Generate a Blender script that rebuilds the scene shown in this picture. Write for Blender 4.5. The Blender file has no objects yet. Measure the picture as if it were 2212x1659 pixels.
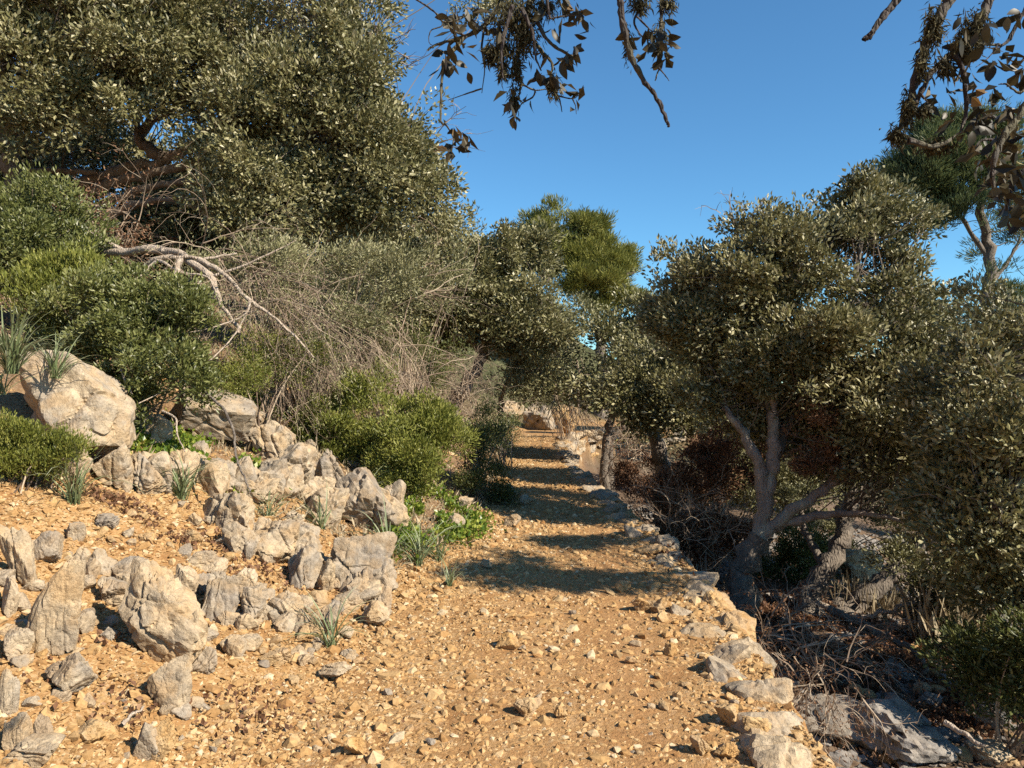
import bpy, bmesh, math, random
import numpy as np

# ------------------------------------------------------------------ camera, sky, sun, exposure
scene = bpy.context.scene
CAM_Z = 1.6
cam_data = bpy.data.cameras.new("camera")
cam_data.sensor_width = 36.0
cam_data.lens = 27.2
cam_data.clip_start = 0.05
cam_data.clip_end = 5000.0
cam = bpy.data.objects.new("camera", cam_data)
cam.location = (0.0, 0.0, CAM_Z)
cam.rotation_euler = (math.radians(90.0), 0.0, 0.0)
scene.collection.objects.link(cam)
scene.camera = cam

SUN_AZ, SUN_EL = 122.0, 37.0          # clockwise from the view direction / above the horizon
world = bpy.data.worlds.new("World")
scene.world = world
world.use_nodes = True
wn = world.node_tree.nodes
bg = wn["Background"]
sky = wn.new("ShaderNodeTexSky")
sky.sky_type = 'NISHITA'
sky.sun_disc = False
sky.sun_elevation = math.radians(SUN_EL)
sky.sun_rotation = math.radians(SUN_AZ)
sky.altitude = 300.0
sky.air_density = 1.0
sky.dust_density = 0.0
sky.ozone_density = 6.0
grade = wn.new("ShaderNodeMix"); grade.data_type = 'RGBA'; grade.blend_type = 'MULTIPLY'
grade.inputs[0].default_value = 1.0
grade.inputs[7].default_value = (0.66, 0.97, 1.0, 1.0)      # the deep blue of a clear winter sky
world.node_tree.links.new(sky.outputs[0], grade.inputs[6])
world.node_tree.links.new(grade.outputs[2], bg.inputs[0])
bg.inputs[1].default_value = 0.086

sun_data = bpy.data.lights.new("sun", 'SUN')
sun_data.energy = 5.0
sun_data.angle = math.radians(0.5)
sun_data.color = (1.0, 0.90, 0.74)
sun = bpy.data.objects.new("sun", sun_data)
sun.rotation_euler = (math.radians(90.0 - SUN_EL), 0.0, math.radians(180.0 - SUN_AZ))
sun.location = (20, -8, 20)
scene.collection.objects.link(sun)

scene.view_settings.view_transform = 'Standard'
scene.view_settings.look = 'None'
scene.view_settings.exposure = 1.0
scene.view_settings.gamma = 1.0
scene.view_settings.use_curve_mapping = False
scene.render.engine = 'CYCLES'
scene.cycles.max_bounces = 5
scene.cycles.diffuse_bounces = 3
scene.cycles.glossy_bounces = 2
scene.cycles.transmission_bounces = 3
scene.cycles.use_denoising = False
scene.cycles.denoiser = 'OPENIMAGEDENOISE'
scene.cycles.denoising_input_passes = 'RGB_ALBEDO_NORMAL'
scene.cycles.denoising_prefilter = 'ACCURATE'

# ------------------------------------------------------------------ helpers: frame, noise, meshes
FD, CX, CY = 1670.0, 1106.0, 829.5     # the photograph measured on a 2212 x 1659 grid


def P(px, py, d):
    """A point at real distance d along the line of sight of a spot in the photograph."""
    return np.array([(px - CX) / FD * d, d, CAM_Z + (CY - py) / FD * d])


def _hash(ix, iy, iz, seed):
    h = (ix * 374761393 + iy * 668265263 + iz * 1440662683 + seed * 1274126177) & 0xffffffff
    h = ((h ^ (h >> 13)) * 1274126177) & 0xffffffff
    h = ((h ^ (h >> 16)) * 2246822519) & 0xffffffff
    return ((h ^ (h >> 15)) & 0xffffff) / float(0xffffff)


def vnoise(x, y, z=None, seed=0):
    """Smooth value noise, 0..1."""
    x = np.asarray(x, float); y = np.asarray(y, float)
    z = np.zeros_like(x) if z is None else np.asarray(z, float)
    fx, fy, fz = np.floor(x), np.floor(y), np.floor(z)
    ix, iy, iz = fx.astype(np.int64), fy.astype(np.int64), fz.astype(np.int64)
    u, v, w = x - fx, y - fy, z - fz
    u = u * u * (3 - 2 * u); v = v * v * (3 - 2 * v); w = w * w * (3 - 2 * w)
    c = [[[_hash(ix + a, iy + b, iz + k, seed) for k in (0, 1)] for b in (0, 1)] for a in (0, 1)]
    l = lambda a, b, t: a + (b - a) * t
    return l(l(l(c[0][0][0], c[1][0][0], u), l(c[0][1][0], c[1][1][0], u), v),
             l(l(c[0][0][1], c[1][0][1], u), l(c[0][1][1], c[1][1][1], u), v), w)


def fbm(x, y, z=None, seed=0, octaves=3):
    s, a, t = 0.0, 0.5, 0.0
    for o in range(octaves):
        k = 2.03 ** o
        s = s + a * vnoise(np.asarray(x) * k, np.asarray(y) * k, None if z is None else np.asarray(z) * k, seed + 17 * o)
        t += a; a *= 0.5
    return s / t


def make_mesh(name, verts, faces, tint=None, extra=None, smooth=False):
    verts = np.ascontiguousarray(verts, dtype=np.float32)
    faces = np.ascontiguousarray(faces, dtype=np.int32)
    n = faces.shape[1]
    me = bpy.data.meshes.new(name)
    me.vertices.add(len(verts)); me.vertices.foreach_set("co", verts.ravel())
    me.loops.add(faces.size); me.loops.foreach_set("vertex_index", faces.ravel())
    me.polygons.add(len(faces))
    me.polygons.foreach_set("loop_start", np.arange(0, faces.size, n, dtype=np.int32))
    me.polygons.foreach_set("loop_total", np.full(len(faces), n, dtype=np.int32))
    me.polygons.foreach_set("use_smooth", np.full(len(faces), bool(smooth)))
    for nm, arr in (("tint", tint), *((extra or {}).items())):
        if arr is not None:
            at = me.attributes.new(nm, 'FLOAT', 'POINT')
            at.data.foreach_set("value", np.ascontiguousarray(arr, dtype=np.float32))
    me.update(calc_edges=True)
    return me


def link(name, me, mat=None, parent=None, loc=(0, 0, 0), rot=None, scale=None, kind=None):
    o = bpy.data.objects.new(name, me)
    if mat is not None and me is not None and not me.materials:
        me.materials.append(mat)
    o.location = loc
    if rot is not None: o.rotation_euler = rot
    if scale is not None: o.scale = scale
    if parent is not None: o.parent = parent
    if kind: o["kind"] = kind
    scene.collection.objects.link(o)
    return o


def root(name, label, cat, loc, group=None):
    o = bpy.data.objects.new(name, None)
    o.location = tuple(loc); o.empty_display_size = 0.2
    o["label"] = label; o["category"] = cat
    if group: o["group"] = group
    scene.collection.objects.link(o)
    return o


def tag(o, label, cat, group=None):
    o["label"] = label; o["category"] = cat
    if group: o["group"] = group
    return o


def part(name, verts, faces, mat, parent, tint=None, kind=None, smooth=False):
    v = np.asarray(verts, float) - np.array(parent.location)
    return link(name, make_mesh(name, v, faces, tint, smooth=smooth), mat, parent, kind=kind)


class Tubes:
    def __init__(self): self.v, self.f, self.t, self.n = [], [], [], 0

    def add(self, pts, rad, sides=6, tint=0.5, cap=True):
        pts = np.asarray(pts, float); rad = np.asarray(rad, float); m = len(pts)
        tg = np.gradient(pts, axis=0)
        tg /= np.linalg.norm(tg, axis=1)[:, None] + 1e-9
        ref = np.where(np.abs(tg[:, 2:3]) > 0.85, np.array([[1.0, 0.12, 0]]), np.array([[0, 0.12, 1.0]]))
        a = np.cross(tg, ref); a /= np.linalg.norm(a, axis=1)[:, None] + 1e-9
        for i in range(1, m):
            if (a[i] * a[i - 1]).sum() < 0: a[i] = -a[i]
        b = np.cross(tg, a)
        th = np.arange(sides) * 2 * math.pi / sides
        ring = (pts[:, None] + rad[:, None, None] * (np.cos(th)[None, :, None] * a[:, None] + np.sin(th)[None, :, None] * b[:, None]))
        self.v.append(ring.reshape(-1, 3))
        i, j = np.meshgrid(np.arange(m - 1), np.arange(sides), indexing='ij')
        j2 = (j + 1) % sides
        A, B, C, D = i * sides + j, i * sides + j2, (i + 1) * sides + j2, (i + 1) * sides + j
        self.f.append(np.stack([A, B, C, D], -1).reshape(-1, 4) + self.n)
        self.t.append(np.full(m * sides, tint)); self.n += m * sides

    def arrays(self):
        return np.concatenate(self.v), np.concatenate(self.f), np.concatenate(self.t)


def smooth_path(pts, per=5, wig=0.0, seed=0):
    pts = np.asarray(pts, float)
    p = np.vstack([2 * pts[0] - pts[1], pts, 2 * pts[-1] - pts[-2]])
    out = []
    for i in range(1, len(p) - 2):
        for t in np.arange(per) / per:
            a, b, c, d = p[i - 1], p[i], p[i + 1], p[i + 2]
            out.append(0.5 * (2 * b + (c - a) * t + (2 * a - 5 * b + 4 * c - d) * t * t + (-a + 3 * b - 3 * c + d) * t ** 3))
    out.append(pts[-1]); out = np.array(out)
    if wig:
        r = np.random.RandomState(seed)
        w = r.normal(0, wig, out.shape); w[0] = 0
        out = out + w
    return out


# ------------------------------------------------------------------ terrain
YL = [-60, 0, 3, 5.8, 7.0, 8.5, 10.7, 14, 20, 24, 26, 30, 34, 40, 60, 400]
XL = [-1.1, -1.1, -1.0, -0.85, -0.45, -0.2, 0.0, 0.02, 0.05, 0.1, 0.3, 1.7, 5.0, 11, 14, 40]
YR = [-60, 0, 2.6, 3.3, 4.0, 5.0, 6.5, 8.0, 10.7, 13, 15.7, 20, 23, 25, 26.5, 28, 31, 36, 60, 400]
XR = [1.2, 1.25, 1.34, 1.36, 1.42, 1.52, 1.60, 1.58, 1.45, 1.33, 1.28, 1.4, 1.75, 2.3, 3.3, 5.0, 9.0, 17, 30, 200]


def height(x, y, fine=False):
    x = np.asarray(x, float); y = np.asarray(y, float)
    xl = np.interp(y, YL, XL); xr = np.interp(y, YR, XR)
    s = np.maximum(xl - x, 0); t = np.maximum(x - xr, 0)
    h = np.interp(s, [0, .25, 1.0, 2.3, 5, 12, 40, 100, 400], [0, .05, .35, .95, 2.45, 6.2, 12, 16, 16])
    h = h - np.interp(t, [0, .10, .3, 1.2, 4, 9, 30, 100, 400], [0, .82, .92, .98, 1.2, 2.0, 6, 12, 12])
    rough = np.clip(s / 0.9, 0, 1) + np.clip(t / 0.5, 0, 1)
    h = h + rough * (fbm(x * 0.9, y * 0.9, seed=3) - 0.5) * 0.22 + (0.25 + rough) * (fbm(x * 3.1, y * 3.1, seed=5) - 0.5) * 0.085
    if fine:
        near = np.clip(1.6 - np.hypot(x, y) / 9.0, 0.15, 1)
        h = h + near * (0.35 + 0.65 * np.clip(rough, 0, 1)) * ((fbm(x * 11, y * 11, seed=7) - 0.5) * 0.045 + (fbm(x * 30, y * 30, seed=9, octaves=2) - 0.5) * 0.016)
    return h


_D = np.geomspace(1.3, 110, 2600)


def hit(px, py):
    """Where the line of sight through a spot of the photograph first meets the ground."""
    x = (px - CX) / FD * _D; z = CAM_Z + (CY - py) / FD * _D
    under = z <= height(x, _D)
    k = int(np.argmax(under)) if under.any() else len(_D) - 1
    d = _D[k]
    return np.array([x[k], d, float(height(x[k], d))])


def axis(lo, a, b, hi, step, grow=1.11):
    mid = list(np.arange(a, b, step)); c = step; up = [b]
    while up[-1] < hi: c *= grow; up.append(up[-1] + c)
    c = step; dn = [a]
    while dn[-1] > lo: c *= grow; dn.append(dn[-1] - c)
    return np.array(sorted(set(dn[1:] + mid + up)))


# ------------------------------------------------------------------ materials
def new_mat(name):
    m = bpy.data.materials.new(name); m.use_nodes = True
    nt = m.node_tree; nt.nodes.clear()
    out = nt.nodes.new("ShaderNodeOutputMaterial")
    return m, nt, out


def N(nt, kind, **kw):
    n = nt.nodes.new(kind)
    for k, v in kw.items():
        if k in n.inputs.keys(): n.inputs[k].default_value = v
        else: setattr(n, k, v)
    return n


def ramp(nt, src, stops):
    r = nt.nodes.new("ShaderNodeValToRGB")
    e = r.color_ramp.elements
    while len(e) < len(stops): e.new(0.5)
    for i, (p, c) in enumerate(stops):
        e[i].position = p; e[i].color = (*c, 1.0)
    nt.links.new(src, r.inputs[0])
    return r.outputs[0]


def mixc(nt, fac, a, b, mode='MIX'):
    m = nt.nodes.new("ShaderNodeMix"); m.data_type = 'RGBA'; m.blend_type = mode
    for sock, v in ((m.inputs[0], fac), (m.inputs[6], a), (m.inputs[7], b)):
        if isinstance(v, (int, float)): sock.default_value = v
        elif isinstance(v, tuple): sock.default_value = (*v, 1.0)
        else: nt.links.new(v, sock)
    return m.outputs[2]


def leaf_mat(name, stops, rough=0.45, spec=0.5, trans=0.25, tcol=None):
    m, nt, out = new_mat(name)
    at = N(nt, "ShaderNodeAttribute", attribute_name="tint")
    col = ramp(nt, at.outputs["Fac"], stops)
    b = N(nt, "ShaderNodeBsdfPrincipled", Roughness=rough)
    b.inputs["Specular IOR Level"].default_value = spec
    nt.links.new(col, b.inputs["Base Color"])
    t = N(nt, "ShaderNodeBsdfTranslucent")
    if tcol: t.inputs[0].default_value = (*tcol, 1)
    else: nt.links.new(col, t.inputs[0])
    mx = N(nt, "ShaderNodeMixShader"); mx.inputs[0].default_value = trans
    nt.links.new(b.outputs[0], mx.inputs[1]); nt.links.new(t.outputs[0], mx.inputs[2])
    nt.links.new(mx.outputs[0], out.inputs[0])
    return m


def bark_mat(name, dark, light, scale=14.0, lichen=None):
    m, nt, out = new_mat(name)
    tc = N(nt, "ShaderNodeTexCoord")
    mp = N(nt, "ShaderNodeMapping"); mp.inputs["Scale"].default_value = (1, 1, 0.35)
    nt.links.new(tc.outputs["Object"], mp.inputs[0])
    n1 = N(nt, "ShaderNodeTexNoise", Scale=scale, Detail=6.0, Roughness=0.65)
    nt.links.new(mp.outputs[0], n1.inputs[0])
    v = N(nt, "ShaderNodeTexVoronoi", Scale=scale * 2.2); v.feature = 'DISTANCE_TO_EDGE'
    nt.links.new(mp.outputs[0], v.inputs[0])
    col = ramp(nt, n1.outputs[0], [(0.3, dark), (0.7, light)])
    if lichen:
        n2 = N(nt, "ShaderNodeTexNoise", Scale=5.0, Detail=5.0)
        nt.links.new(tc.outputs["Object"], n2.inputs[0])
        f = ramp(nt, n2.outputs[0], [(0.52, (0, 0, 0)), (0.62, (1, 1, 1))])
        col = mixc(nt, f, col, lichen)
    b = N(nt, "ShaderNodeBsdfPrincipled", Roughness=0.85)
    nt.links.new(col, b.inputs["Base Color"])
    bp = N(nt, "ShaderNodeBump", Strength=0.8, Distance=0.03)
    ad = N(nt, "ShaderNodeMath", operation='ADD')
    nt.links.new(n1.outputs[0], ad.inputs[0]); nt.links.new(v.outputs["Distance"], ad.inputs[1])
    nt.links.new(ad.outputs[0], bp.inputs["Height"]); nt.links.new(bp.outputs[0], b.inputs["Normal"])
    nt.links.new(b.outputs[0], out.inputs[0])
    return m


def rock_mat(name, pale, grey, ochre, ochre_amt=0.5, scale=1.0):
    m, nt, out = new_mat(name)
    tc = N(nt, "ShaderNodeTexCoord"); oi = N(nt, "ShaderNodeObjectInfo")
    geo = N(nt, "ShaderNodeNewGeometry")
    off = N(nt, "ShaderNodeVectorMath", operation='MULTIPLY_ADD')
    nt.links.new(oi.outputs["Random"], off.inputs[0]); off.inputs[1].default_value = (37, 91, 53)
    nt.links.new(geo.outputs["Position"], off.inputs[2])
    vec = off.outputs[0]
    def noise(s, d=5.0, r=0.6):
        n = N(nt, "ShaderNodeTexNoise", Scale=s * scale, Detail=d, Roughness=r)
        nt.links.new(vec, n.inputs[0]); return n.outputs[0]
    big, mid, fin = noise(4.5), noise(16), noise(70, 4.0, 0.7)
    c = mixc(nt, ramp(nt, big, [(0.42, (0, 0, 0)), (0.60, (1, 1, 1))]), pale, grey)
    och = N(nt, "ShaderNodeMath", operation='MULTIPLY'); och.inputs[1].default_value = ochre_amt
    nt.links.new(ramp(nt, noise(7.5, 4.0), [(0.45, (0, 0, 0)), (0.62, (1, 1, 1))]), och.inputs[0])
    c = mixc(nt, och.outputs[0], c, ochre)
    c = mixc(nt, 0.55, c, ramp(nt, mid, [(0.3, (0.5, 0.47, 0.44)), (0.62, (1, 1, 1))]), 'MULTIPLY')
    c = mixc(nt, 0.45, c, ramp(nt, fin, [(0.32, (0.45, 0.42, 0.40)), (0.55, (1, 1, 1))]), 'MULTIPLY')
    c = mixc(nt, 1.0, c, ramp(nt, oi.outputs["Random"], [(0.0, (0.80, 0.80, 0.82)), (0.5, (1, 0.98, 0.95)), (1.0, (1.0, 0.93, 0.82))]), 'MULTIPLY')
    b = N(nt, "ShaderNodeBsdfPrincipled", Roughness=0.9)
    b.inputs["Specular IOR Level"].default_value = 0.25
    nt.links.new(c, b.inputs["Base Color"])
    mus = N(nt, "ShaderNodeTexNoise", Scale=9 * scale, Detail=7.0, Roughness=0.72)
    nt.links.new(vec, mus.inputs[0])
    vor = N(nt, "ShaderNodeTexVoronoi", Scale=8.0 * scale); vor.feature = 'DISTANCE_TO_EDGE'
    wv = N(nt, "ShaderNodeVectorMath", operation='MULTIPLY_ADD'); wv.inputs[1].default_value = (.25, .25, .25)
    nt.links.new(mus.outputs[1], wv.inputs[0]); nt.links.new(vec, wv.inputs[2]); nt.links.new(wv.outputs[0], vor.inputs[0])
    cr = ramp(nt, vor.outputs["Distance"], [(0.0, (0, 0, 0)), (0.05, (1, 1, 1))])
    b1 = N(nt, "ShaderNodeBump", Strength=0.35, Distance=0.012); nt.links.new(cr, b1.inputs["Height"])
    b2 = N(nt, "ShaderNodeBump", Strength=0.9, Distance=0.03); nt.links.new(mus.outputs[0], b2.inputs["Height"])
    nt.links.new(b1.outputs[0], b2.inputs["Normal"]); nt.links.new(b2.outputs[0], b.inputs["Normal"])
    nt.links.new(b.outputs[0], out.inputs[0])
    return m


def ground_mat():
    m, nt, out = new_mat("stony_soil")
    geo = N(nt, "ShaderNodeNewGeometry"); vec = geo.outputs["Position"]
    def noise(s, d=5.0, r=0.6):
        n = N(nt, "ShaderNodeTexNoise", Scale=s, Detail=d, Roughness=r)
        nt.links.new(vec, n.inputs[0]); return n.outputs[0]
    soil = ramp(nt, noise(2.2, 6.0), [(0.35, (0.23, 0.11, 0.04)), (0.52, (0.32, 0.17, 0.065)), (0.7, (0.40, 0.235, 0.10))])
    v = N(nt, "ShaderNodeTexVoronoi", Scale=55.0); nt.links.new(vec, v.inputs[0])
    v2 = N(nt, "ShaderNodeTexVoronoi", Scale=130.0); nt.links.new(vec, v2.inputs[0])
    grit = ramp(nt, v.outputs["Color"], [(0.2, (0.33, 0.19, 0.08)), (0.55, (0.43, 0.28, 0.13)), (0.85, (0.49, 0.35, 0.20))])
    gm = ramp(nt, noise(3.1, 4.0), [(0.40, (0.15, 0.15, 0.15)), (0.58, (0.75, 0.75, 0.75))])
    c = mixc(nt, gm, soil, grit)
    c = mixc(nt, 0.4, c, ramp(nt, noise(45, 5.0, 0.7), [(0.3, (0.45, 0.38, 0.33)), (0.6, (1, 1, 1))]), 'MULTIPLY')
    wr = N(nt, "ShaderNodeAttribute", attribute_name="worn")
    c = mixc(nt, wr.outputs["Fac"], c, ramp(nt, noise(14, 6.0, 0.7), [(0.3, (0.25, 0.125, 0.05)), (0.7, (0.39, 0.22, 0.095))]))
    litter = ramp(nt, noise(28, 6.0, 0.75), [(0.3, (0.045, 0.028, 0.018)), (0.5, (0.13, 0.085, 0.055)), (0.72, (0.30, 0.23, 0.16))])
    at = N(nt, "ShaderNodeAttribute", attribute_name="litter")
    c = mixc(nt, at.outputs["Fac"], c, litter)
    far = N(nt, "ShaderNodeAttribute", attribute_name="scrub")
    c = mixc(nt, far.outputs["Fac"], c, ramp(nt, noise(1.3, 8.0, 0.8), [(0.35, (0.03, 0.034, 0.014)), (0.55, (0.075, 0.078, 0.035)), (0.75, (0.16, 0.14, 0.08))]))
    b = N(nt, "ShaderNodeBsdfPrincipled", Roughness=0.95)
    b.inputs["Specular IOR Level"].default_value = 0.15
    nt.links.new(c, b.inputs["Base Color"])
    b1 = N(nt, "ShaderNodeBump", Strength=0.3, Distance=0.010); nt.links.new(v.outputs["Distance"], b1.inputs["Height"]); b1.invert = True
    b2 = N(nt, "ShaderNodeBump", Strength=0.45, Distance=0.005); nt.links.new(v2.outputs["Distance"], b2.inputs["Height"]); b2.invert = True
    b3 = N(nt, "ShaderNodeBump", Strength=0.8, Distance=0.02); nt.links.new(noise(24, 6.0, 0.7), b3.inputs["Height"])
    nt.links.new(b1.outputs[0], b2.inputs["Normal"]); nt.links.new(b2.outputs[0], b3.inputs["Normal"]); nt.links.new(b3.outputs[0], b.inputs["Normal"])
    nt.links.new(b.outputs[0], out.inputs[0])
    return m


def tint_mat(name, stops, rough=0.9, noise_scale=0.0):
    m, nt, out = new_mat(name)
    at = N(nt, "ShaderNodeAttribute", attribute_name="tint")
    col = ramp(nt, at.outputs["Fac"], stops)
    b = N(nt, "ShaderNodeBsdfPrincipled", Roughness=rough)
    b.inputs["Specular IOR Level"].default_value = 0.25
    if noise_scale:
        geo = N(nt, "ShaderNodeNewGeometry")
        n = N(nt, "ShaderNodeTexNoise", Scale=noise_scale, Detail=4.0, Roughness=0.7)
        nt.links.new(geo.outputs["Position"], n.inputs[0])
        col = mixc(nt, 0.6, col, ramp(nt, n.outputs[0], [(0.3, (0.45, 0.42, 0.4)), (0.6, (1, 1, 1))]), 'MULTIPLY')
        bp = N(nt, "ShaderNodeBump", Strength=0.6, Distance=0.006)
        nt.links.new(n.outputs[0], bp.inputs["Height"]); nt.links.new(bp.outputs[0], b.inputs["Normal"])
    nt.links.new(col, b.inputs["Base Color"])
    nt.links.new(b.outputs[0], out.inputs[0])
    return m


M = {}
M['ground'] = ground_mat()
M['rock'] = rock_mat("limestone", (0.47, 0.385, 0.275), (0.33, 0.285, 0.23), (0.42, 0.27, 0.125), 0.45)
M['rock_ochre'] = rock_mat("ochre_limestone", (0.50, 0.355, 0.19), (0.42, 0.30, 0.18), (0.44, 0.255, 0.09), 0.7)
M['rock_dark'] = rock_mat("dark_grey_limestone", (0.34, 0.31, 0.28), (0.22, 0.21, 0.20), (0.30, 0.22, 0.13), 0.2)  # a darker, greyer limestone, used on the lower terrace
M['gravel'] = tint_mat("gravel_stone", [(0, (0.26, 0.135, 0.05)), (0.45, (0.38, 0.23, 0.095)), (0.8, (0.47, 0.32, 0.16)), (1, (0.53, 0.42, 0.27))], 0.95, 60)
M['oak'] = leaf_mat("holm_oak_leaf", [(0, (0.055, 0.056, 0.02)), (0.5, (0.165, 0.155, 0.062)), (0.8, (0.265, 0.24, 0.11)), (1, (0.42, 0.385, 0.235))], 0.46, 0.45, 0.2)
M['mastic'] = leaf_mat("mastic_leaf", [(0, (0.05, 0.062, 0.015)), (0.6, (0.125, 0.138, 0.036)), (1, (0.25, 0.248, 0.09))], 0.45, 0.5, 0.22)
M['heath'] = leaf_mat("heath_leaf", [(0, (0.07, 0.085, 0.014)), (0.6, (0.175, 0.19, 0.034)), (1, (0.30, 0.29, 0.075))], 0.5, 0.4, 0.28)
M['pine'] = leaf_mat("pine_needle", [(0, (0.08, 0.09, 0.02)), (0.6, (0.20, 0.205, 0.045)), (1, (0.33, 0.31, 0.085))], 0.5, 0.4, 0.25)
M['pine_blue'] = leaf_mat("grey_pine_needle", [(0, (0.03, 0.048, 0.024)), (0.6, (0.12, 0.15, 0.06)), (1, (0.22, 0.24, 0.085))], 0.5, 0.4, 0.25)
M['olive'] = leaf_mat("wild_olive_leaf", [(0, (0.09, 0.09, 0.035)), (0.6, (0.21, 0.20, 0.09)), (1, (0.38, 0.35, 0.20))], 0.5, 0.4, 0.2)
M['dead_leaf'] = leaf_mat("dead_leaf", [(0, (0.07, 0.032, 0.016)), (0.6, (0.17, 0.085, 0.045)), (1, (0.30, 0.18, 0.10))], 0.7, 0.25, 0.15)
M['shaded_leaf'] = leaf_mat("shade_darkened_leaf", [(0, (0.016, 0.014, 0.007)), (0.55, (0.052, 0.042, 0.02)), (0.9, (0.10, 0.077, 0.04)), (1, (0.20, 0.11, 0.035))], 0.5, 0.4, 0.22)  # brown overhanging leaves, with their shade put into the dark colour
M['lichen'] = leaf_mat("hanging_lichen", [(0, (0.022, 0.02, 0.011)), (0.6, (0.075, 0.065, 0.034)), (1, (0.16, 0.14, 0.07))], 0.8, 0.2, 0.2)
M['asphodel'] = leaf_mat("asphodel_leaf", [(0, (0.08, 0.12, 0.035)), (0.5, (0.19, 0.22, 0.11)), (1, (0.42, 0.42, 0.29))], 0.45, 0.45, 0.2)
M['cover'] = leaf_mat("creeper_leaf", [(0, (0.06, 0.12, 0.012)), (0.6, (0.15, 0.20, 0.025)), (1, (0.33, 0.35, 0.06))], 0.4, 0.5, 0.3)
M['bark'] = bark_mat("oak_bark", (0.075, 0.058, 0.045), (0.20, 0.165, 0.13), 14)
M['bark_sunlit'] = bark_mat("sunlit_brown_bark", (0.12, 0.085, 0.058), (0.28, 0.21, 0.15), 14)  # brown bark brightened to stand for sun on the leaning stems
M['bark_pale'] = bark_mat("pale_oak_bark", (0.16, 0.125, 0.10), (0.36, 0.29, 0.235), 16, (0.30, 0.28, 0.22))
M['bark_branch'] = bark_mat("shade_darkened_bark", (0.022, 0.016, 0.016), (0.07, 0.052, 0.046), 40, (0.10, 0.088, 0.05))  # overhang bark darkened to give the twigs a shaded silhouette
M['dead_wood'] = bark_mat("dead_wood", (0.22, 0.165, 0.12), (0.50, 0.41, 0.32), 20)
M['twig'] = tint_mat("dry_twig", [(0, (0.09, 0.06, 0.042)), (0.5, (0.24, 0.175, 0.125)), (1, (0.43, 0.345, 0.25))])
M['grass_dry'] = leaf_mat("dry_grass", [(0, (0.25, 0.19, 0.11)), (1, (0.5, 0.42, 0.29))], 0.7, 0.2, 0.25)

# ------------------------------------------------------------------ ground and path
gx = axis(-420, -3.6, 2.2, 420, 0.032, 1.085)
gy = axis(-60, 2.2, 7.4, 900, 0.032, 1.075)
X, Y = np.meshgrid(gx, gy)
Z = height(X, Y, True)
nx, ny = len(gx), len(gy)
ii, jj = np.meshgrid(np.arange(ny - 1), np.arange(nx - 1), indexing='ij')
q = np.stack([ii * nx + jj, ii * nx + jj + 1, (ii + 1) * nx + jj + 1, (ii + 1) * nx + jj], -1).reshape(-1, 4)
xlg, xrg = np.interp(Y, YL, XL), np.interp(Y, YR, XR)
lit = np.clip((X - xrg) / 0.25, 0, 1)
up = np.clip((xlg - X - 2.2) / 1.2, 0, 1) * np.clip(0.25 + (Y - 4) / 3, 0, 1)
side = np.clip((xlg - X - 0.2) / 0.4, 0, 1) * np.clip((Y - 6.2) / 1.2, 0, 1) * 0.75
lit = np.clip(np.maximum(lit, np.maximum(up * 0.8, side)) * (0.65 + 0.7 * fbm(X * 1.7, Y * 1.7, seed=31)), 0, 1)
ground = link("ground", make_mesh("ground", np.stack([X, Y, Z], -1).reshape(-1, 3), q, extra={"litter": lit.ravel(), "scrub": (np.clip((np.hypot(X, Y) - 23) / 8, 0, 1) * np.where((X > xlg - .4) & (X < xrg + .3) & (Y < 34), 0, 1)).ravel(), "worn": np.zeros(X.size)}, smooth=True), M['ground'], kind="structure")

py_ = np.concatenate([np.arange(-3, 12, 0.045), np.geomspace(12, 29.5, 150)])
pu = np.linspace(0, 1, 64)
yy = np.repeat(py_[:, None], 64, 1)
edge_l = np.interp(yy, YL, XL) - 0.05 + 0.16 * (fbm(yy * 1.3, yy * 0 + 4, seed=41) - 0.5)
edge_r = np.interp(yy, YR, XR) - 0.10
xx = edge_l + (edge_r - edge_l) * pu[None, :]
zz = height(xx, yy, True) + 0.006 - 0.022 * np.clip(1 - pu[None, :] / 0.05, 0, 1)
pi_, pj_ = np.meshgrid(np.arange(len(py_) - 1), np.arange(63), indexing='ij')
pq = np.stack([pi_ * 64 + pj_, pi_ * 64 + pj_ + 1, (pi_ + 1) * 64 + pj_ + 1, (pi_ + 1) * 64 + pj_], -1).reshape(-1, 4)
link("path", make_mesh("path", np.stack([xx, yy, zz], -1).reshape(-1, 3), pq, extra={"litter": np.zeros(xx.size), "scrub": np.zeros(xx.size), "worn": np.clip((np.exp(-((pu[None] - .44) / .10) ** 2) * .5 + np.exp(-((pu[None] - .70) / .13) ** 2) * .95) * (0.2 + 1.3 * fbm(xx * 1.4, yy * .9, seed=71)), 0, .9).ravel()}, smooth=True), M['ground'], kind="structure")

# ------------------------------------------------------------------ stones
def ico(sub):
    bm = bmesh.new(); bmesh.ops.create_icosphere(bm, subdivisions=sub, radius=1.0)
    bm.verts.ensure_lookup_table()
    v = np.array([x.co[:] for x in bm.verts]); f = np.array([[x.index for x in p.verts] for p in bm.faces]); bm.free()
    return v / np.linalg.norm(v, axis=1)[:, None], f


ICO = {k: ico(k) for k in (1, 2, 4, 5)}


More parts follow.
